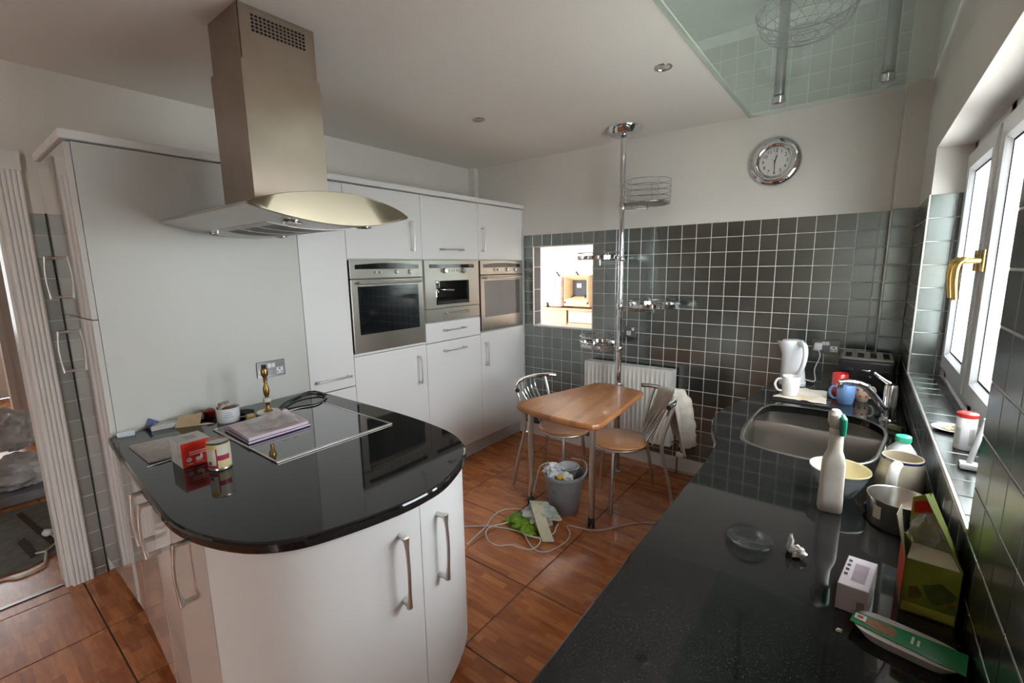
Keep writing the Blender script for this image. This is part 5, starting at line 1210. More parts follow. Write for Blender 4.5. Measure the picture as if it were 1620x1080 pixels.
# ---- food tray with green sleeve
fd = thing('food_tray', 'pale food tray in a green sleeve with a roast picture, nearest the camera', 'food tray', (2.172, -2.395, ZW))
ux = Vector((2.240-2.105, -2.405+2.380)).normalized(); uy = Vector((-ux.y, ux.x)); c0 = Vector((2.170, -2.396))
def W2(a, b): v = c0+ux*a+uy*b; return (v.x, v.y)
L = []
for z, s in ((ZW+0.0004, 0.80), (ZW+0.016, 1.0), (ZW+0.0185, 1.03)):
    pts = []
    for i in range(40):
        q = 2*PI*i/40; x = 0.072*s*math.copysign(abs(math.cos(q))**0.55, math.cos(q)); y = 0.036*s*math.copysign(abs(math.sin(q))**0.55, math.sin(q)); pts.append((*W2(x, y), z))
    L.append(pts)
bm = BM(); rings(bm, L, cap0=True, cap1=True); obj('tray', bm, TRAYW, fd, angle=50)
z = ZW+0.0192
sv = [W2(-0.078, -0.022), W2(0.076, -0.030), W2(0.076, 0.028), W2(-0.078, 0.014)]
obj('sleeve', prism(sv, z, z+0.0012), KGREEN, fd, smooth=False)
ch = [W2(-0.052+0.030*math.cos(2*PI*i/20)*1.0+0.010, -0.003+0.012*math.sin(2*PI*i/20)*(1.1+0.5*math.cos(2*PI*i/20))) for i in range(20)]
obj('roast_picture', prism(ch, z+0.0013, z+0.0017), CHICK, fd, smooth=False)
for k, (mm, s) in enumerate(((PAPER, 0.0085), (RED, 0.0042))):
    obj('flag_print', prism([W2(-0.066-s, 0.000-s), W2(-0.066+s, -s), W2(-0.066+s, s), W2(-0.066-s, s)], z+0.0018+0.0003*k, z+0.0020+0.0003*k), mm, fd, smooth=False)
for k in range(2): obj('printed_line', prism([W2(0.006+0.008*k, -0.010), W2(0.0095+0.008*k, -0.010), W2(0.0095+0.008*k, 0.011-0.004*k), W2(0.006+0.008*k, 0.011-0.004*k)], z+0.0013, z+0.0017), PAPER, fd, smooth=False)
# ---- on the window sill
st = thing('salt_tub', 'white tub with grey print and a red lid on the window sill', 'tub', (2.310, -1.70, WZ0))
zs = WZ0+0.0015
obj('tub', lathe([(0, 0), (0.0205, 0), (0.0212, 0.003), (0.0212, 0.088), (0.0195, 0.091)], 28, 2.310, -1.70, zs), WPLAS, st)
obj('red_lid', lathe([(0.0218, 0), (0.0224, 0.002), (0.0220, 0.010), (0.019, 0.012), (0, 0.012)], 28, 2.310, -1.70, zs+0.089), REDP, st)
for (a0, a1) in ((-2.75, -2.15), (-1.35, -0.75)):
    obj('printed_panel', lathe([(0.0215, 0), (0.0215, 0.045)], 8, 2.310, -1.70, zs+0.015, cap=False, ang0=a0, ang1=a1), BOXG, st)
pt = thing('plate_of_scraps', 'small white plate of food scraps on the window sill', 'plate', (2.306, -1.535, WZ0))
obj('plate', lathe([(0, 0), (0.025, 0), (0.045, 0.006), (0.047, 0.008), (0.043, 0.008), (0.024, 0.003), (0, 0.003)], 36, 2.306, -1.535, zs), CERAM, pt)
for k in range(14):
    a = random.uniform(0, 6.28); r = random.uniform(0, 0.026); obj('food_scrap', blob(2.306+r*math.cos(a), -1.535+r*math.sin(a), zs+0.007, 0.007, 0.006, 0.004, 0.4, 2, k, 1), CREAMC if k % 3 else mat('dull_yellow_scrap', (0.55, 0.42, 0.10), 0.6, var=0.2) if 'dull_yellow_scrap' not in MATS else MATS['dull_yellow_scrap'], pt)
br = thing('dish_brush', 'white dish brush standing on its head on the window sill', 'brush', (2.300, -1.86, WZ0))
obj('head', bbox(2.282, 2.318, -1.878, -1.842, zs, zs+0.014, 0.005, 2), WPLAS, br); obj('handle', tube(crom([(2.300, -1.86, zs+0.012), (2.305, -1.862, zs+0.05), (2.318, -1.866, zs+0.13)], 5), 0.006, 10), WPLAS, br)

# ================================================================== things on the peninsula
z0 = ZW+0.0004
rb = thing('red_box', 'red tea carton with grey top and white print on the peninsula', 'carton', (0.16, -2.855, ZW))
bx0, bx1, by0, by1 = 0.115, 0.226, -2.898, -2.806
bm = bbox(bx0, bx1, by0, by1, z0, ZW+0.090, 0.001, 1); obj('box', bm, BOXG, rb, smooth=False)
obj('red_front', bbox(bx1-0.0002, bx1+0.0006, by0+0.001, by1-0.001, z0+0.001, ZW+0.089), RED, rb, smooth=False)
obj('red_side_print', bbox(bx1-0.030, bx1-0.004, by0-0.0005, by0+0.0002, ZW+0.035, ZW+0.086), mat('pale_print_panel', (0.50, 0.46, 0.43), 0.5, var=0.3, vscale=60), rb, smooth=False)
for k in range(2): obj('printed_line', bbox(bx1+0.0005, bx1+0.0010, by0+0.024, by1-0.006-0.010*k, ZW+0.049-0.0085*k, ZW+0.0535-0.0085*k), mat('pale_red_print', (0.74, 0.42, 0.38), 0.5, var=0.1) if 'pale_red_print' not in MATS else MATS['pale_red_print'], rb, smooth=False)
k = lathe([(0.0085, 0), (0.0085, 0.0006), (0, 0.0006)], 20); k.transform(Matrix.Translation((bx1+0.0006, by0+0.022, ZW+0.026)) @ Matrix.Rotation(PI/2, 4, 'Y')); obj('round_emblem', k, BOXG, rb, smooth=False)
duck = [(0.040, 0.020), (0.046, 0.017), (0.058, 0.017), (0.064, 0.023), (0.064, 0.035), (0.060, 0.040), (0.056, 0.036), (0.057, 0.030), (0.050, 0.029), (0.045, 0.031)]
bm = BM(); rings(bm, [[(bx1+0.0006, by0+a, ZW+b) for a, b in duck], [(bx1+0.0012, by0+a, ZW+b) for a, b in duck]], cap0=True, cap1=True); obj('bird_emblem', bm, PAPER, rb, smooth=False)
obj('printed_line', bbox(bx1+0.0005, bx1+0.0010, by0+0.014, by0+0.033, ZW+0.008, ZW+0.012), MATS['pale_red_print'], rb, smooth=False); obj('printed_line', bbox(bx1+0.0005, bx1+0.0010, by0+0.040, by0+0.066, ZW+0.010, ZW+0.013), MATS['pale_red_print'], rb, smooth=False)
obj('top_print', bbox(bx0+0.035, bx0+0.075, by0+0.030, by0+0.065, ZW+0.0898, ZW+0.0904), MAUVE, rb, smooth=False)
cn = thing('food_tin', 'food tin with cream, yellow and crimson label beside the red carton', 'tin', (0.320, -2.812, ZW))
cx_, cy_ = 0.318, -2.812; r = 0.0365
obj('tin', lathe([(0, 0), (r-0.003, 0), (r-0.0005, 0.002), (r-0.0015, 0.006), (r-0.0015, 0.094), (r-0.0005, 0.098), (r-0.003, 0.1005), (r-0.006, 0.097), (0, 0.097)], 40, cx_, cy_, z0), STEEL, cn)
def lab(a0, a1, h0, h1, m, nm='label_panel', dr=0.0): obj(nm, lathe([(r-0.0008+dr, h0), (r-0.0008+dr, h1)], 40, cx_, cy_, z0, cap=False, ang0=a0, ang1=a1), m, cn)
LC = mat('cream_label', (0.68, 0.64, 0.52), 0.4, var=0.08, vscale=30); LY = mat('yellow_label', (0.70, 0.48, 0.10), 0.4, var=0.1, vscale=30); LCr = mat('crimson_label', (0.38, 0.03, 0.075), 0.4, var=0.15, vscale=30); LPY = mat('pale_yellow_label', (0.74, 0.62, 0.30), 0.4, var=0.1, vscale=30)
lab(0, 2*PI-0.001, 0.008, 0.092, LC, 'label_wrap')
lab(-1.75, -0.55, 0.078, 0.0905, LY, dr=0.0006); lab(-0.62, -0.50, 0.008, 0.078, LCr, dr=0.0006); lab(-0.50, 0.6, 0.036, 0.054, LCr, dr=0.0006); lab(-0.50, 0.6, 0.010, 0.034, LPY, dr=0.0006)
lab(-1.75, -0.62, 0.009, 0.020, LCr, dr=0.0006); lab(-1.45, -1.05, 0.022, 0.034, mat('dark_olive_label', (0.12, 0.13, 0.08), 0.4, var=0.3), dr=0.0006)
o = obj('grey_board', prism([(-0.190, -2.955), (0.070, -2.955), (0.085, -2.84), (-0.172, -2.815)], z0, ZW+0.0065, 0.001), mat('pale_grey_board', (0.52, 0.50, 0.47), 0.6, col2=(0.42, 0.40, 0.38), vscale=40), smooth=False); tag(o, 'thin pale grey board lying at the left of the peninsula worktop', 'board')
o = obj('metal_strip', rbox(0.105, -2.925, z0, ZW+0.004, 0.007, 0.090, 0.10, 0.001, 1), SATIN, smooth=False); tag(o, 'thin grey metal strip lying beside the red carton', 'strip')
o = obj('silver_pack', rbox(-0.355, -2.925, z0, ZW+0.022, 0.026, 0.058, -0.25, 0.003, 2), mat('shiny_silver_pack', (0.78, 0.86, 0.90), 0.15, 0.3, var=0.05)); tag(o, 'small shiny silver pack at the left corner of the peninsula', 'pack')
# clutter along the gable
t = thing('open_carton', 'flattened blue and grey open carton against the white gable', 'carton', (-0.37, -2.80, ZW))
obj('tray', prism([(-0.335, -2.845), (-0.310, -2.740), (-0.385, -2.715), (-0.395, -2.815)], z0, ZW+0.020, 0.001), BOXG, t, smooth=False)
slab([(-0.385, -2.850, ZW+0.004), (-0.345, -2.830, ZW+0.021), (-0.390, -2.800, ZW+0.021), (-0.397, -2.835, ZW+0.045)], mat('dark_blue_print', (0.05, 0.06, 0.22), 0.5, var=0.2, vscale=40), 'blue_flap', t)
t = thing('folded_card', 'folded piece of brown cardboard on the peninsula', 'cardboard', (-0.30, -2.68, ZW))
slab([(-0.300, -2.770, z0), (-0.250, -2.690, z0), (-0.285, -2.665, ZW+0.045), (-0.335, -2.740, ZW+0.042)], CARD, 'upright_leaf', t); slab([(-0.300, -2.765, z0), (-0.250, -2.690, z0), (-0.225, -2.640, z0), (-0.262, -2.655, z0)], CREAMC, 'flat_leaf', t)
t = thing('red_torch', 'red and grey gadget lying between cardboard and white pot', 'torch', (-0.345, -2.63, ZW))
obj('red_body', lathe([(0, 0), (0.022, 0), (0.028, 0.012), (0.028, 0.030), (0.015, 0.040), (0, 0.042)], 24, -0.350, -2.615, z0), mat('dark_red_plastic', (0.25, 0.01, 0.015), 0.3, coat=0.3, var=0.1), t); obj('grey_head', bbox(-0.365, -0.325, -2.685, -2.645, z0, ZW+0.030, 0.007, 2), LGREY, t)
t = thing('white_pot', 'white tub with blue handwriting holding odds and ends', 'pot', (-0.212, -2.585, ZW))
px_, py_ = -0.212, -2.585
obj('tub', lathe([(0, 0), (0.044, 0), (0.046, 0.003), (0.0475, 0.062), (0.0485, 0.066), (0.0455, 0.066), (0.044, 0.006), (0, 0.005)], 36, px_, py_, z0), WPLAS, t)
for k in range(3): obj('handwriting', lathe([(0.0482, 0), (0.0484, 0.0016)], 10, px_, py_, z0+0.028+0.010*k, cap=False, ang0=-0.75+0.1*k, ang1=0.15-0.12*k), INKB, t)
obj('brown_contents', blob(px_, py_, ZW+0.052, 0.038, 0.038, 0.018, 0.3, 2, 3, 2), mat('brown_bits', (0.16, 0.09, 0.05), 0.6, var=0.4, vscale=50), t)
obj('small_box', rbox(px_-0.012, py_-0.010, ZW+0.050, ZW+0.088, 0.02, 0.045, 0.3, 0.002, 1), mat('brown_white_box', (0.60, 0.52, 0.46), 0.5, col2=(0.16, 0.08, 0.05), vscale=40), t)
t = thing('electric_tester', 'black and yellow hand tool beside the lamp base', 'tool', (-0.20, -2.50, ZW))
obj('dark_grip', tube(crom([(-0.235, -2.535, ZW+0.018), (-0.215, -2.51, ZW+0.020), (-0.19, -2.488, ZW+0.020)], 4), 0.016, 12, radii=[0.012, 0.015, 0.017, 0.017, 0.017, 0.017, 0.016, 0.015, 0.014]), BLACK, t); obj('yellow_clip', bbox(-0.150, -0.128, -2.540, -2.505, z0+0.003, ZW+0.030, 0.006, 2), mat('yellow_wood_clip', (0.55, 0.38, 0.13), 0.5, var=0.2), t)
obj('jaw', bbox(-0.185, -0.150, -2.53, -2.50, z0+0.006, ZW+0.014, 0.003, 1), BLACK, t)
lp = thing('brass_lamp', 'brass and onyx table lamp stand without shade, in front of the socket', 'lamp', (-0.150, -2.435, ZW))
lx, ly = -0.150, -2.435
obj('onyx_base', lathe([(0, 0), (0.050, 0), (0.053, 0.004), (0.053, 0.014), (0.049, 0.018), (0, 0.018)], 36, lx, ly, z0), MARBLE, lp)
obj('onyx_knop', lathe([(0.012, 0), (0.018, 0.004), (0.019, 0.018), (0.013, 0.024)], 24, lx, ly, z0+0.062), MARBLE, lp)
obj('brass_stem', lathe([(0.022, 0.0), (0.018, 0.006), (0.009, 0.016), (0.008, 0.040), (0.011, 0.046), (0.009, 0.066), (0.008, 0.075), (0.011, 0.08), (0.014, 0.100), (0.013, 0.115), (0.007, 0.135), (0.009, 0.150), (0.008, 0.165), (0.016, 0.180), (0.017, 0.200), (0.014, 0.208)], 24, lx, ly, z0+0.016), BRASS, lp)
obj('lamp_holder', lathe([(0.011, 0), (0.011, 0.018), (0.009, 0.02), (0, 0.02)], 20, lx, ly, z0+0.224), BLACK, lp)
P = crom([(-0.100, -2.440, ZW+0.008), (-0.19, -2.37, ZW+0.006), (-0.262, -2.30, ZW+0.006), (-0.316, -2.21, ZW+0.006), (-0.365, -2.12, ZW+0.006), (-0.29, -2.09, ZW+0.006), (-0.18, -2.125, ZW+0.006), (-0.098, -2.215, ZW+0.010), (-0.118, -2.30, ZW+0.010), (-0.148, -2.37, ZW+0.008), (-0.20, -2.335, ZW+0.006), (-0.29, -2.22, ZW+0.010), (-0.27, -2.12, ZW+0.010), (-0.20, -2.105, ZW+0.012)], 8)
o = obj('black_flex', tube(P, 0.0038, 8), BLACK); tag(o, 'black electric flex looped on the worktop beside the lamp', 'flex')
mg = thing('magazine', 'glossy pink magazine lying on top of the purple one on the hob', 'magazine', (0.06, -2.53, ZW))
q = [(-0.050, -2.650), (0.190, -2.664), (0.182, -2.415), (-0.075, -2.385)]
zh = ZW+0.0068
m2 = thing('magazine', 'purple-covered magazine under the pink one on the hob', 'magazine', (0.06, -2.53, ZW))
q2 = [(-0.060, -2.660), (0.198, -2.668), (0.186, -2.408), (-0.082, -2.380)]
obj('pages', prism([(a*0.99+0.0005, b*0.9995-0.001) for a, b in q2], zh+0.002, zh+0.008), PAGES, m2, smooth=False); obj('cover', prism(q2, zh+0.008, zh+0.0098), PURPLE, m2, smooth=False); obj('back_cover', prism(q2, zh, zh+0.002), PURPLE, m2, smooth=False)
obj('pages', prism(q, zh+0.010, zh+0.021), PAGES, mg, smooth=False); obj('cover', prism(q, zh+0.021, zh+0.0222), PINKP, mg, smooth=False)
bm = sheet([(-0.02, -2.60), (0.14, -2.62), (0.165, -2.44), (-0.03, -2.42)], zh+0.0226, 'plastic_wrapper', CLEARP, None, wav=0.035, n=22, thick=0.0006, seed=5); tag(bm, 'crinkled clear plastic wrapper lying on the pink magazine', 'wrapper')

# ================================================================== clock
ck = thing('wall_clock', 'round chrome wall clock with cream face high on the back wall', 'clock', (1.555, 0.0, 2.185))
def onwall(bm, dy=0.0): bm.transform(Matrix.Translation((1.555, 0.0035+dy, 2.185)) @ Matrix.Rotation(PI/2, 4, 'X')); return bm
obj('chrome_rim', onwall(lathe([(0.120, 0), (0.144, 0.004), (0.147, 0.010), (0.144, 0.018), (0.130, 0.030), (0.110, 0.035), (0.094, 0.031), (0.086, 0.022), (0.085, 0.012)], 64)), CHROME, ck, angle=60)
obj('dial', onwall(lathe([(0, 0.004), (0.087, 0.004), (0.087, 0.014), (0, 0.014)], 48)), CLOCKF, ck)
for hnum in range(1, 13):
    a = PI/2-hnum*PI/6; text('numeral', str(hnum), 0.030, face_m((1.555+0.066*math.cos(a), -0.0112, 2.185+0.066*math.sin(a)), (1, 0, 0), (0, 0, 1)), INK, ck)
def hand(ang, ln, w, m, nm, dy, tail=0.012):
    bm = BM(); d = Vector((math.sin(ang), 0, math.cos(ang))); s = Vector((math.cos(ang), 0, -math.sin(ang))); c = Vector((1.555, dy, 2.185))
    pts = [c-d*tail-s*w*0.6, c-d*tail+s*w*0.6, c+d*ln*0.7+s*w, c+d*ln, c+d*ln*0.7-s*w]
    rings(bm, [[tuple(p) for p in pts], [tuple(p+Vector((0, -0.001, 0))) for p in pts]], cap0=True, cap1=True); obj(nm, bm, m, ck, smooth=False)
hand(math.radians(16), 0.045, 0.0028, INK, 'hour_hand', -0.0122); hand(math.radians(180), 0.064, 0.0020, INK, 'minute_hand', -0.0135); hand(math.radians(-52), 0.030, 0.0010, mat('red_hand', (0.45, 0.06, 0.05), 0.4, var=0.1), 'second_hand', -0.0148)
obj('centre_pin', onwall(lathe([(0.004, 0.012), (0.004, 0.021), (0, 0.021)], 16)), INK, ck)

# ================================================================== ceiling: downlights, glass sheet, rods, wire basket
for (x, y, lb) in ((1.216, -1.078, 'recessed chrome downlight nearer the glass sheet'), (0.039, -1.072, 'recessed chrome downlight between hood and pole')):
    t = thing('downlight', lb, 'downlight', (x, y, H-0.006), group='recessed ceiling downlights')
    obj('bezel', lathe([(0.030, 0.0005), (0.032, -0.003), (0.040, -0.004), (0.043, -0.001), (0.043, 0.0005)], 32, x, y, H-0.001, cap=False), CHROME, t)
    obj('lamp_face', lathe([(0, -0.0012), (0.022, -0.001), (0.031, 0.0)], 32, x, y, H-0.001), mat('dim_lamp_glass', (0.55, 0.53, 0.50), 0.15, 0.3, var=0.1) if 'dim_lamp_glass' not in MATS else MATS['dim_lamp_glass'], t)
gs = obj('glass_sheet', bbox(GX0-0.012, GX1-0.004, GY0-0.02, GY1-0.004, H-0.0145, H-0.0025), GLASSC, smooth=False); tag(gs, 'greenish glass sheet set below the ceiling opening above the sink', 'glass sheet')
for (x, y, lb) in ((1.595, -0.305, 'chrome-capped rod through the glass sheet nearer the pole'), (2.065, -0.305, 'chrome-capped rod through the glass sheet nearer the window')):
    t = thing('support_rod', lb, 'rod', (x, y, H-0.05), group='rods through the glass sheet')
    obj('end_cap', lathe([(0, 0), (0.030, 0), (0.033, 0.003), (0.033, 0.036), (0, 0.036)], 28, x, y, H-0.0515), CHROME, t)
    obj('rod', tube([(x, y, H-0.0018), (x, y, 3.019)], 0.027, 20), PLATE, t)
wb = thing('wire_basket', 'round grey wire basket resting on top of the glass sheet', 'basket', (1.78, -0.98, H))
bx, by = 1.775, -0.985; bm = BM()
for (r, z, tk) in ((0.185, 0.11, 0.004), (0.178, 0.08, 0.0016), (0.165, 0.045, 0.0016), (0.14, 0.018, 0.0016), (0.10, 0.006, 0.0025), (0.05, 0.004, 0.0016)): ringt(bx, by, H+0.001+z, r, tk, bm)
for k in range(20):
    a = 2*PI*k/20
    for s in (-0.55, 0.55):
        P = [(bx+r*math.cos(a+s*q), by+r*math.sin(a+s*q), H+0.001+z) for (r, z, q) in ((0.185, 0.11, 0), (0.178, 0.08, 0.25), (0.165, 0.045, 0.5), (0.14, 0.018, 0.75), (0.10, 0.006, 1))]
        tube(P, 0.0013, 5, bm=bm)
obj('wire_mesh', bm, DWIRE, wb)
obj('rim_handle', tube(crom([(bx-0.185, by, H+0.11), (bx-0.10, by-0.02, H+0.20), (bx+0.10, by-0.02, H+0.20), (bx+0.185, by, H+0.11)], 6), 0.004, 8), DWIRE, wb)

# ================================================================== on the floor: bucket, bag, cables
bk = thing('bucket', 'grey plastic mop bucket under the table', 'bucket', (0.625, -1.02, 0.0))
ux_, uy_ = 0.640, -1.015
obj('pail', lathe([(0, 0), (0.088, 0), (0.092, 0.004), (0.110, 0.15), (0.120, 0.235), (0.130, 0.238), (0.131, 0.258), (0.126, 0.262), (0.116, 0.255), (0.106, 0.15), (0.088, 0.012), (0, 0.01)], 44, ux_, uy_, 0.0004), GREYP, bk, angle=60)
obj('wringer_cone', lathe([(0.040, 0.0), (0.066, 0.060), (0.072, 0.064), (0.068, 0.068), (0.060, 0.060), (0.036, 0.0)], 32, ux_+0.005, uy_+0.045, 0.222, cap=False), LGREY, bk)
obj('wringer_slots', lathe([(0, 0), (0.037, 0.002), (0.050, 0.03)], 16, ux_+0.005, uy_+0.045, 0.224, cap=False), mat('slot_grey', (0.07, 0.075, 0.09), 0.5, var=0.4, vscale=60), bk)
obj('badge', bbox(ux_-0.012, ux_+0.012, uy_-0.1205, uy_-0.112, 0.160, 0.185, 0.002, 1), mat('badge_grey', (0.17, 0.175, 0.19), 0.5, var=0.1), bk)
P = crom([(ux_+0.128, uy_, 0.25), (ux_+0.135, uy_+0.05, 0.285), (ux_+0.08, uy_+0.12, 0.31), (ux_-0.02, uy_+0.135, 0.30)], 6); obj('carry_handle', tube(P, 0.004, 8), LGREY, bk)
o = obj('crumpled_bag', blob(ux_-0.055, uy_-0.035, 0.262, 0.060, 0.065, 0.048, 0.45, 2.2, 2, 4), BAGM, angle=35); tag(o, 'scrunched white carrier bag stuffed in the bucket', 'bag')
o = obj('crumpled_paper', blob(ux_+0.045, uy_-0.055, 0.262, 0.040, 0.032, 0.026, 0.4, 2.2, 8, 3), PAPER, angle=35); tag(o, 'crumpled white paper in the right of the bucket', 'paper')
o = obj('yellow_cap', lathe([(0, 0), (0.016, 0), (0.017, 0.004), (0.015, 0.018), (0, 0.020)], 20, ux_+0.020, uy_-0.088, 0.255), YELLOW); tag(o, 'yellow bottle cap on top of the rubbish in the bucket', 'cap')
o = obj('green_bag', merge(blob(0.520, -1.315, 0.022, 0.085, 0.075, 0.028, 0.5, 2.4, 3, 4, 0.0006), blob(0.60, -1.36, 0.018, 0.055, 0.05, 0.022, 0.5, 2.4, 6, 3, 0.0006)), GREENB, angle=35); tag(o, 'lime green plastic bag on the floor beside the bucket', 'bag')
o = obj('clear_bag', blob(0.610, -1.235, 0.060, 0.095, 0.085, 0.045, 0.5, 2.3, 12, 4, 0.008), mat('milky_film', (0.42, 0.50, 0.42), 0.3, col2=(0.58, 0.58, 0.55), vscale=18), angle=35); tag(o, 'milky plastic bag heaped on the lime green bag', 'bag')
bm = BM(); pth = crom([(0.545, -1.175, 0.10), (0.585, -1.245, 0.118), (0.640, -1.300, 0.105), (0.705, -1.350, 0.055), (0.760, -1.385, 0.012)], 5)
dx = Vector((0.028, 0.020, 0)); rings(bm, [[tuple(p-dx) for p in pth], [tuple(p+dx) for p in pth]], close_u=False); bmesh.ops.recalc_face_normals(bm, faces=bm.faces[:]); bmesh.ops.solidify(bm, geom=bm.faces[:], thickness=0.002)
o = obj('cream_packaging', bm, CREAMC); tag(o, 'long cream card strip lying across the plastic bags', 'packaging')
Z = 0.0055
def cab(pts): return [(x, y, Z+(0.004 if i % 3 == 1 else 0)) for i, (x, y) in enumerate(pts)]
A = [[0.393, -1.675], [0.38, -1.587], [0.364, -1.479], [0.324, -1.361], [0.322, -1.27], [0.362, -1.216], [0.42, -1.184], [0.484, -1.162]]
B = [[0.25, -1.553], [0.358, -1.484], [0.462, -1.432], [0.559, -1.405], [0.673, -1.395], [0.72, -1.355], [0.739, -1.295], [0.72, -1.244], [0.71, -1.20]]
Cc = [[0.490, -1.305], [0.448, -1.402], [0.406, -1.481], [0.423, -1.541], [0.489, -1.591], [0.559, -1.597], [0.618, -1.547], [0.68, -1.537], [0.731, -1.514], [0.739, -1.452], [0.715, -1.404], [0.68, -1.41], [0.629, -1.42], [0.575, -1.40]]
D = [[0.60, -1.40], [0.643, -1.436], [0.708, -1.481], [0.767, -1.494], [0.81, -1.46], [0.835, -1.382], [0.838, -1.299], [0.816, -1.239], [0.777, -1.203], [0.763, -1.164], [0.836, -1.145], [0.905, -1.125], [0.966, -1.067], [1.029, -0.972], [1.08, -0.905], [1.166, -0.833], [1.35, -0.74], [1.55, -0.70]]
for kz, (pts, lb) in enumerate(((A, 'cream cable curving towards the peninsula from the plastic bags'), (B, 'cream cable running straight under the lime green bag'), (Cc, 'looped cream cable in front of the lime green bag'), (D, 'long cream cable running under the table to the window worktop'))):
    o = obj('cable', tube(crom([(x, y, 0.0045+(0.009*(kz % 2)+0.009*(kz == 2)*2 if 0.3 < x < 0.86 and y < -1.19 else 0.0)) for x, y in pts], 6), 0.0042, 8), CABLE); tag(o, lb, 'cable', 'cream cables on the floor')
o = obj('charger_lead', tube(crom([(0.455, -1.10, 0.10), (0.462, -1.075, 0.17), (0.485, -1.06, 0.27), (0.54, -1.04, 0.305), (0.585, -1.035, 0.30)], 6), 0.004, 8), CABLE)
tag(o, 'cream lead hanging out of the bucket', 'cable')
o = obj('skirting_cable', tube(crom([(0.93, -0.035, 0.006), (1.02, -0.06, 0.006), (1.12, -0.045, 0.006), (1.25, -0.05, 0.006), (1.45, -0.06, 0.006)], 6), 0.004, 8), CABLE); tag(o, 'cream cable along the skirting under the radiator', 'cable')

# ================================================================== the lounge: pine unit with an upturned armchair
t = thing('pine_unit', 'low pine storage unit seen through the hatch', 'cabinet', (-0.78, 1.62, 0.0))
obj('top', bbox(-1.16, -0.35, 1.40, 2.0, 1.035, 1.06, 0.003, 1), PEACH, t, smooth=False); obj('body', bbox(-1.14, -0.37, 1.46, 1.98, 0.0, 1.034), PEACH, t, smooth=False)
d = obj('open_panel', bbox(-1.12, -0.80, 1.425, 1.445, 0.86, 1.034, 0.002, 1), PEACH, t, smooth=False); obj('side_shelf', bbox(-0.78, -0.38, 1.42, 1.455, 0.84, 0.88, 0.002, 1), PEACH, t, smooth=False); obj('grey_front', bbox(-0.78, -0.38, 1.44, 1.456, 0.885, 1.03), mat('taupe_front', (0.42, 0.34, 0.28), 0.6, var=0.1), t, smooth=False)
t = thing('upturned_armchair', 'cream armchair tipped on its side on the pine unit beyond the hatch', 'armchair', (-0.77, 1.70, 1.06))
Z1 = 1.062
bm = BM(); a = (-0.86, -0.50, 1.14, 1.455); yF, yB_ = 1.44, 1.72
def fr_ring(d, y): return [(a[0]+d, y, a[2]+d*0.7-0.06*(1 if d == 0 else 0)), (a[1]-d, y, a[2]+d*0.7-0.06*(1 if d == 0 else 0)), (a[1]-d, y, a[3]-d*0.7), (a[0]+d, y, a[3]-d*0.7)]
rings(bm, [fr_ring(0, yB_), fr_ring(0, yF+0.02), fr_ring(0.02, yF), fr_ring(0.035, yF+0.01), fr_ring(0.085, yF+0.10)], cap0=True)
obj('frame', bm, CREAML, t)
obj('black_base', bbox(a[0]+0.08, a[1]-0.08, yF+0.098, yF+0.108, a[2]+0.05, a[3]-0.05), MATTB, t, smooth=False); obj('paper_label', bbox(-0.715, -0.655, yF+0.093, yF+0.097, 1.305, 1.355), PAPER, t, smooth=False)
for (p, q_) in (((a[0]+0.02, yF+0.002, a[2]-0.02), (a[0]+0.11, yF+0.10, a[2]+0.07)), ((a[1]-0.02, yF+0.002, a[2]-0.02), (a[1]-0.11, yF+0.10, a[2]+0.07))): obj('strap', tube([p, q_], 0.011, 8), MATTB, t)
obj('zigzag_cushion', bbox(-1.07, -0.862, 1.42, 1.76, Z1, 1.44, 0.05, 4), ZIG, t)
for x in (-0.96, -0.68): obj('foot', tube([(x, 1.55, 1.425), (x-0.05, 1.53, 1.50)], 0.010, 8), BROWN, t)
o = obj('grey_box', bbox(-1.13, -1.085, 1.42, 1.50, 1.0605, 1.12, 0.004, 1), mat('slate_box', (0.16, 0.18, 0.22), 0.5, var=0.2)); tag(o, 'small slate grey box at the end of the pine unit beyond the hatch', 'box')
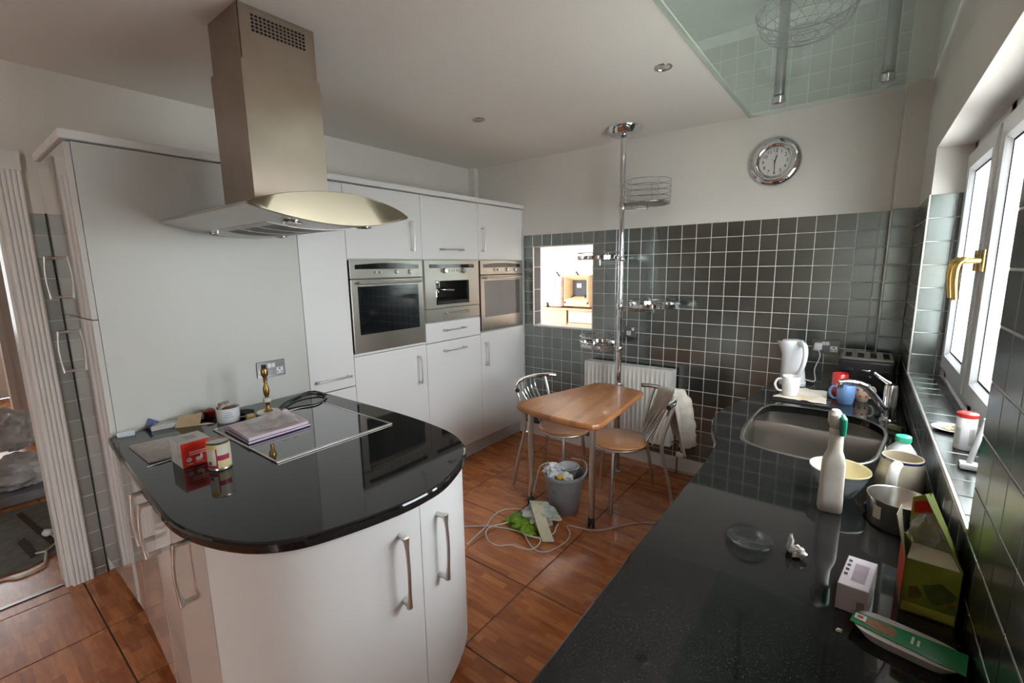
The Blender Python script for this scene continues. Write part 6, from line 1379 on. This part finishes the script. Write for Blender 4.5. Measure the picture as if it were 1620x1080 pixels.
# ================================================================== the hall: dust-sheet heap, rug, cables
o = obj('rug', prism([(-1.40, -3.40), (-1.375, -3.22), (-1.45, -3.05), (-1.65, -2.75), (-2.30, -2.75), (-2.34, -3.40)], 0.0003, 0.009, 0.002), CARPET, smooth=False); tag(o, 'worn grey rug on the hall floor', 'rug')
o = obj('brown_strip', prism([(-2.228, -3.165), (-2.211, -3.190), (-1.56, -3.112), (-1.575, -3.083)], 0.0093, 0.013), BROWN, smooth=False); tag(o, 'long dark brown strip lying across the hall rug', 'strip')
o = obj('brown_strip', prism([(-1.79, -3.195), (-1.74, -3.228), (-1.47, -3.200), (-1.50, -3.168)], 0.0093, 0.013), BROWN, smooth=False); tag(o, 'short dark brown strip lying on the hall rug', 'strip')
o = obj('flat_crate', bbox(-3.0, -2.42, -3.40, -2.93, 0.0005, 0.075, 0.02, 2), mat('grey_crate', (0.28, 0.28, 0.29), 0.5, var=0.2)); tag(o, 'flat grey tray under the white bags in the hall', 'tray')
o = obj('white_bag', blob(-2.66, -3.13, 0.165, 0.19, 0.16, 0.115, 0.3, 2.3, 5, 4, 0.077), BAGM, angle=30); tag(o, 'smaller crumpled white plastic bag nearest the doorway in the hall', 'bag')
o = obj('white_bag', blob(-2.86, -3.10, 0.42, 0.22, 0.15, 0.15, 0.30, 1.9, 7, 4, 0.30), BAGM, angle=30); tag(o, 'large bulging white plastic bag on top of the heap in the hall', 'bag')
o = obj('hall_cable', tube(crom([(-1.30, -3.50, 0.006), (-1.342, -3.325, 0.006), (-1.297, -3.262, 0.006), (-1.32, -3.175, 0.009), (-1.40, -3.150, 0.020), (-1.47, -3.14, 0.021)], 6), 0.006, 8), CABLE); tag(o, 'thick cream cable curling over the hall floor to the rug', 'cable')
o = obj('hall_plug', blob(-1.70, -3.105, 0.032, 0.03, 0.025, 0.02, 0.15, 1.5, 3, 2, 0.0135), WPLAS); tag(o, 'white plug lying on the hall rug', 'plug')
o = obj('plug_lead', tube(crom([(-1.50, -3.18, 0.016), (-1.49, -3.135, 0.016), (-1.565, -3.085, 0.019), (-1.68, -3.09, 0.020)], 6), 0.005, 8), CABLE); tag(o, 'cream lead of the white plug on the hall rug', 'cable')
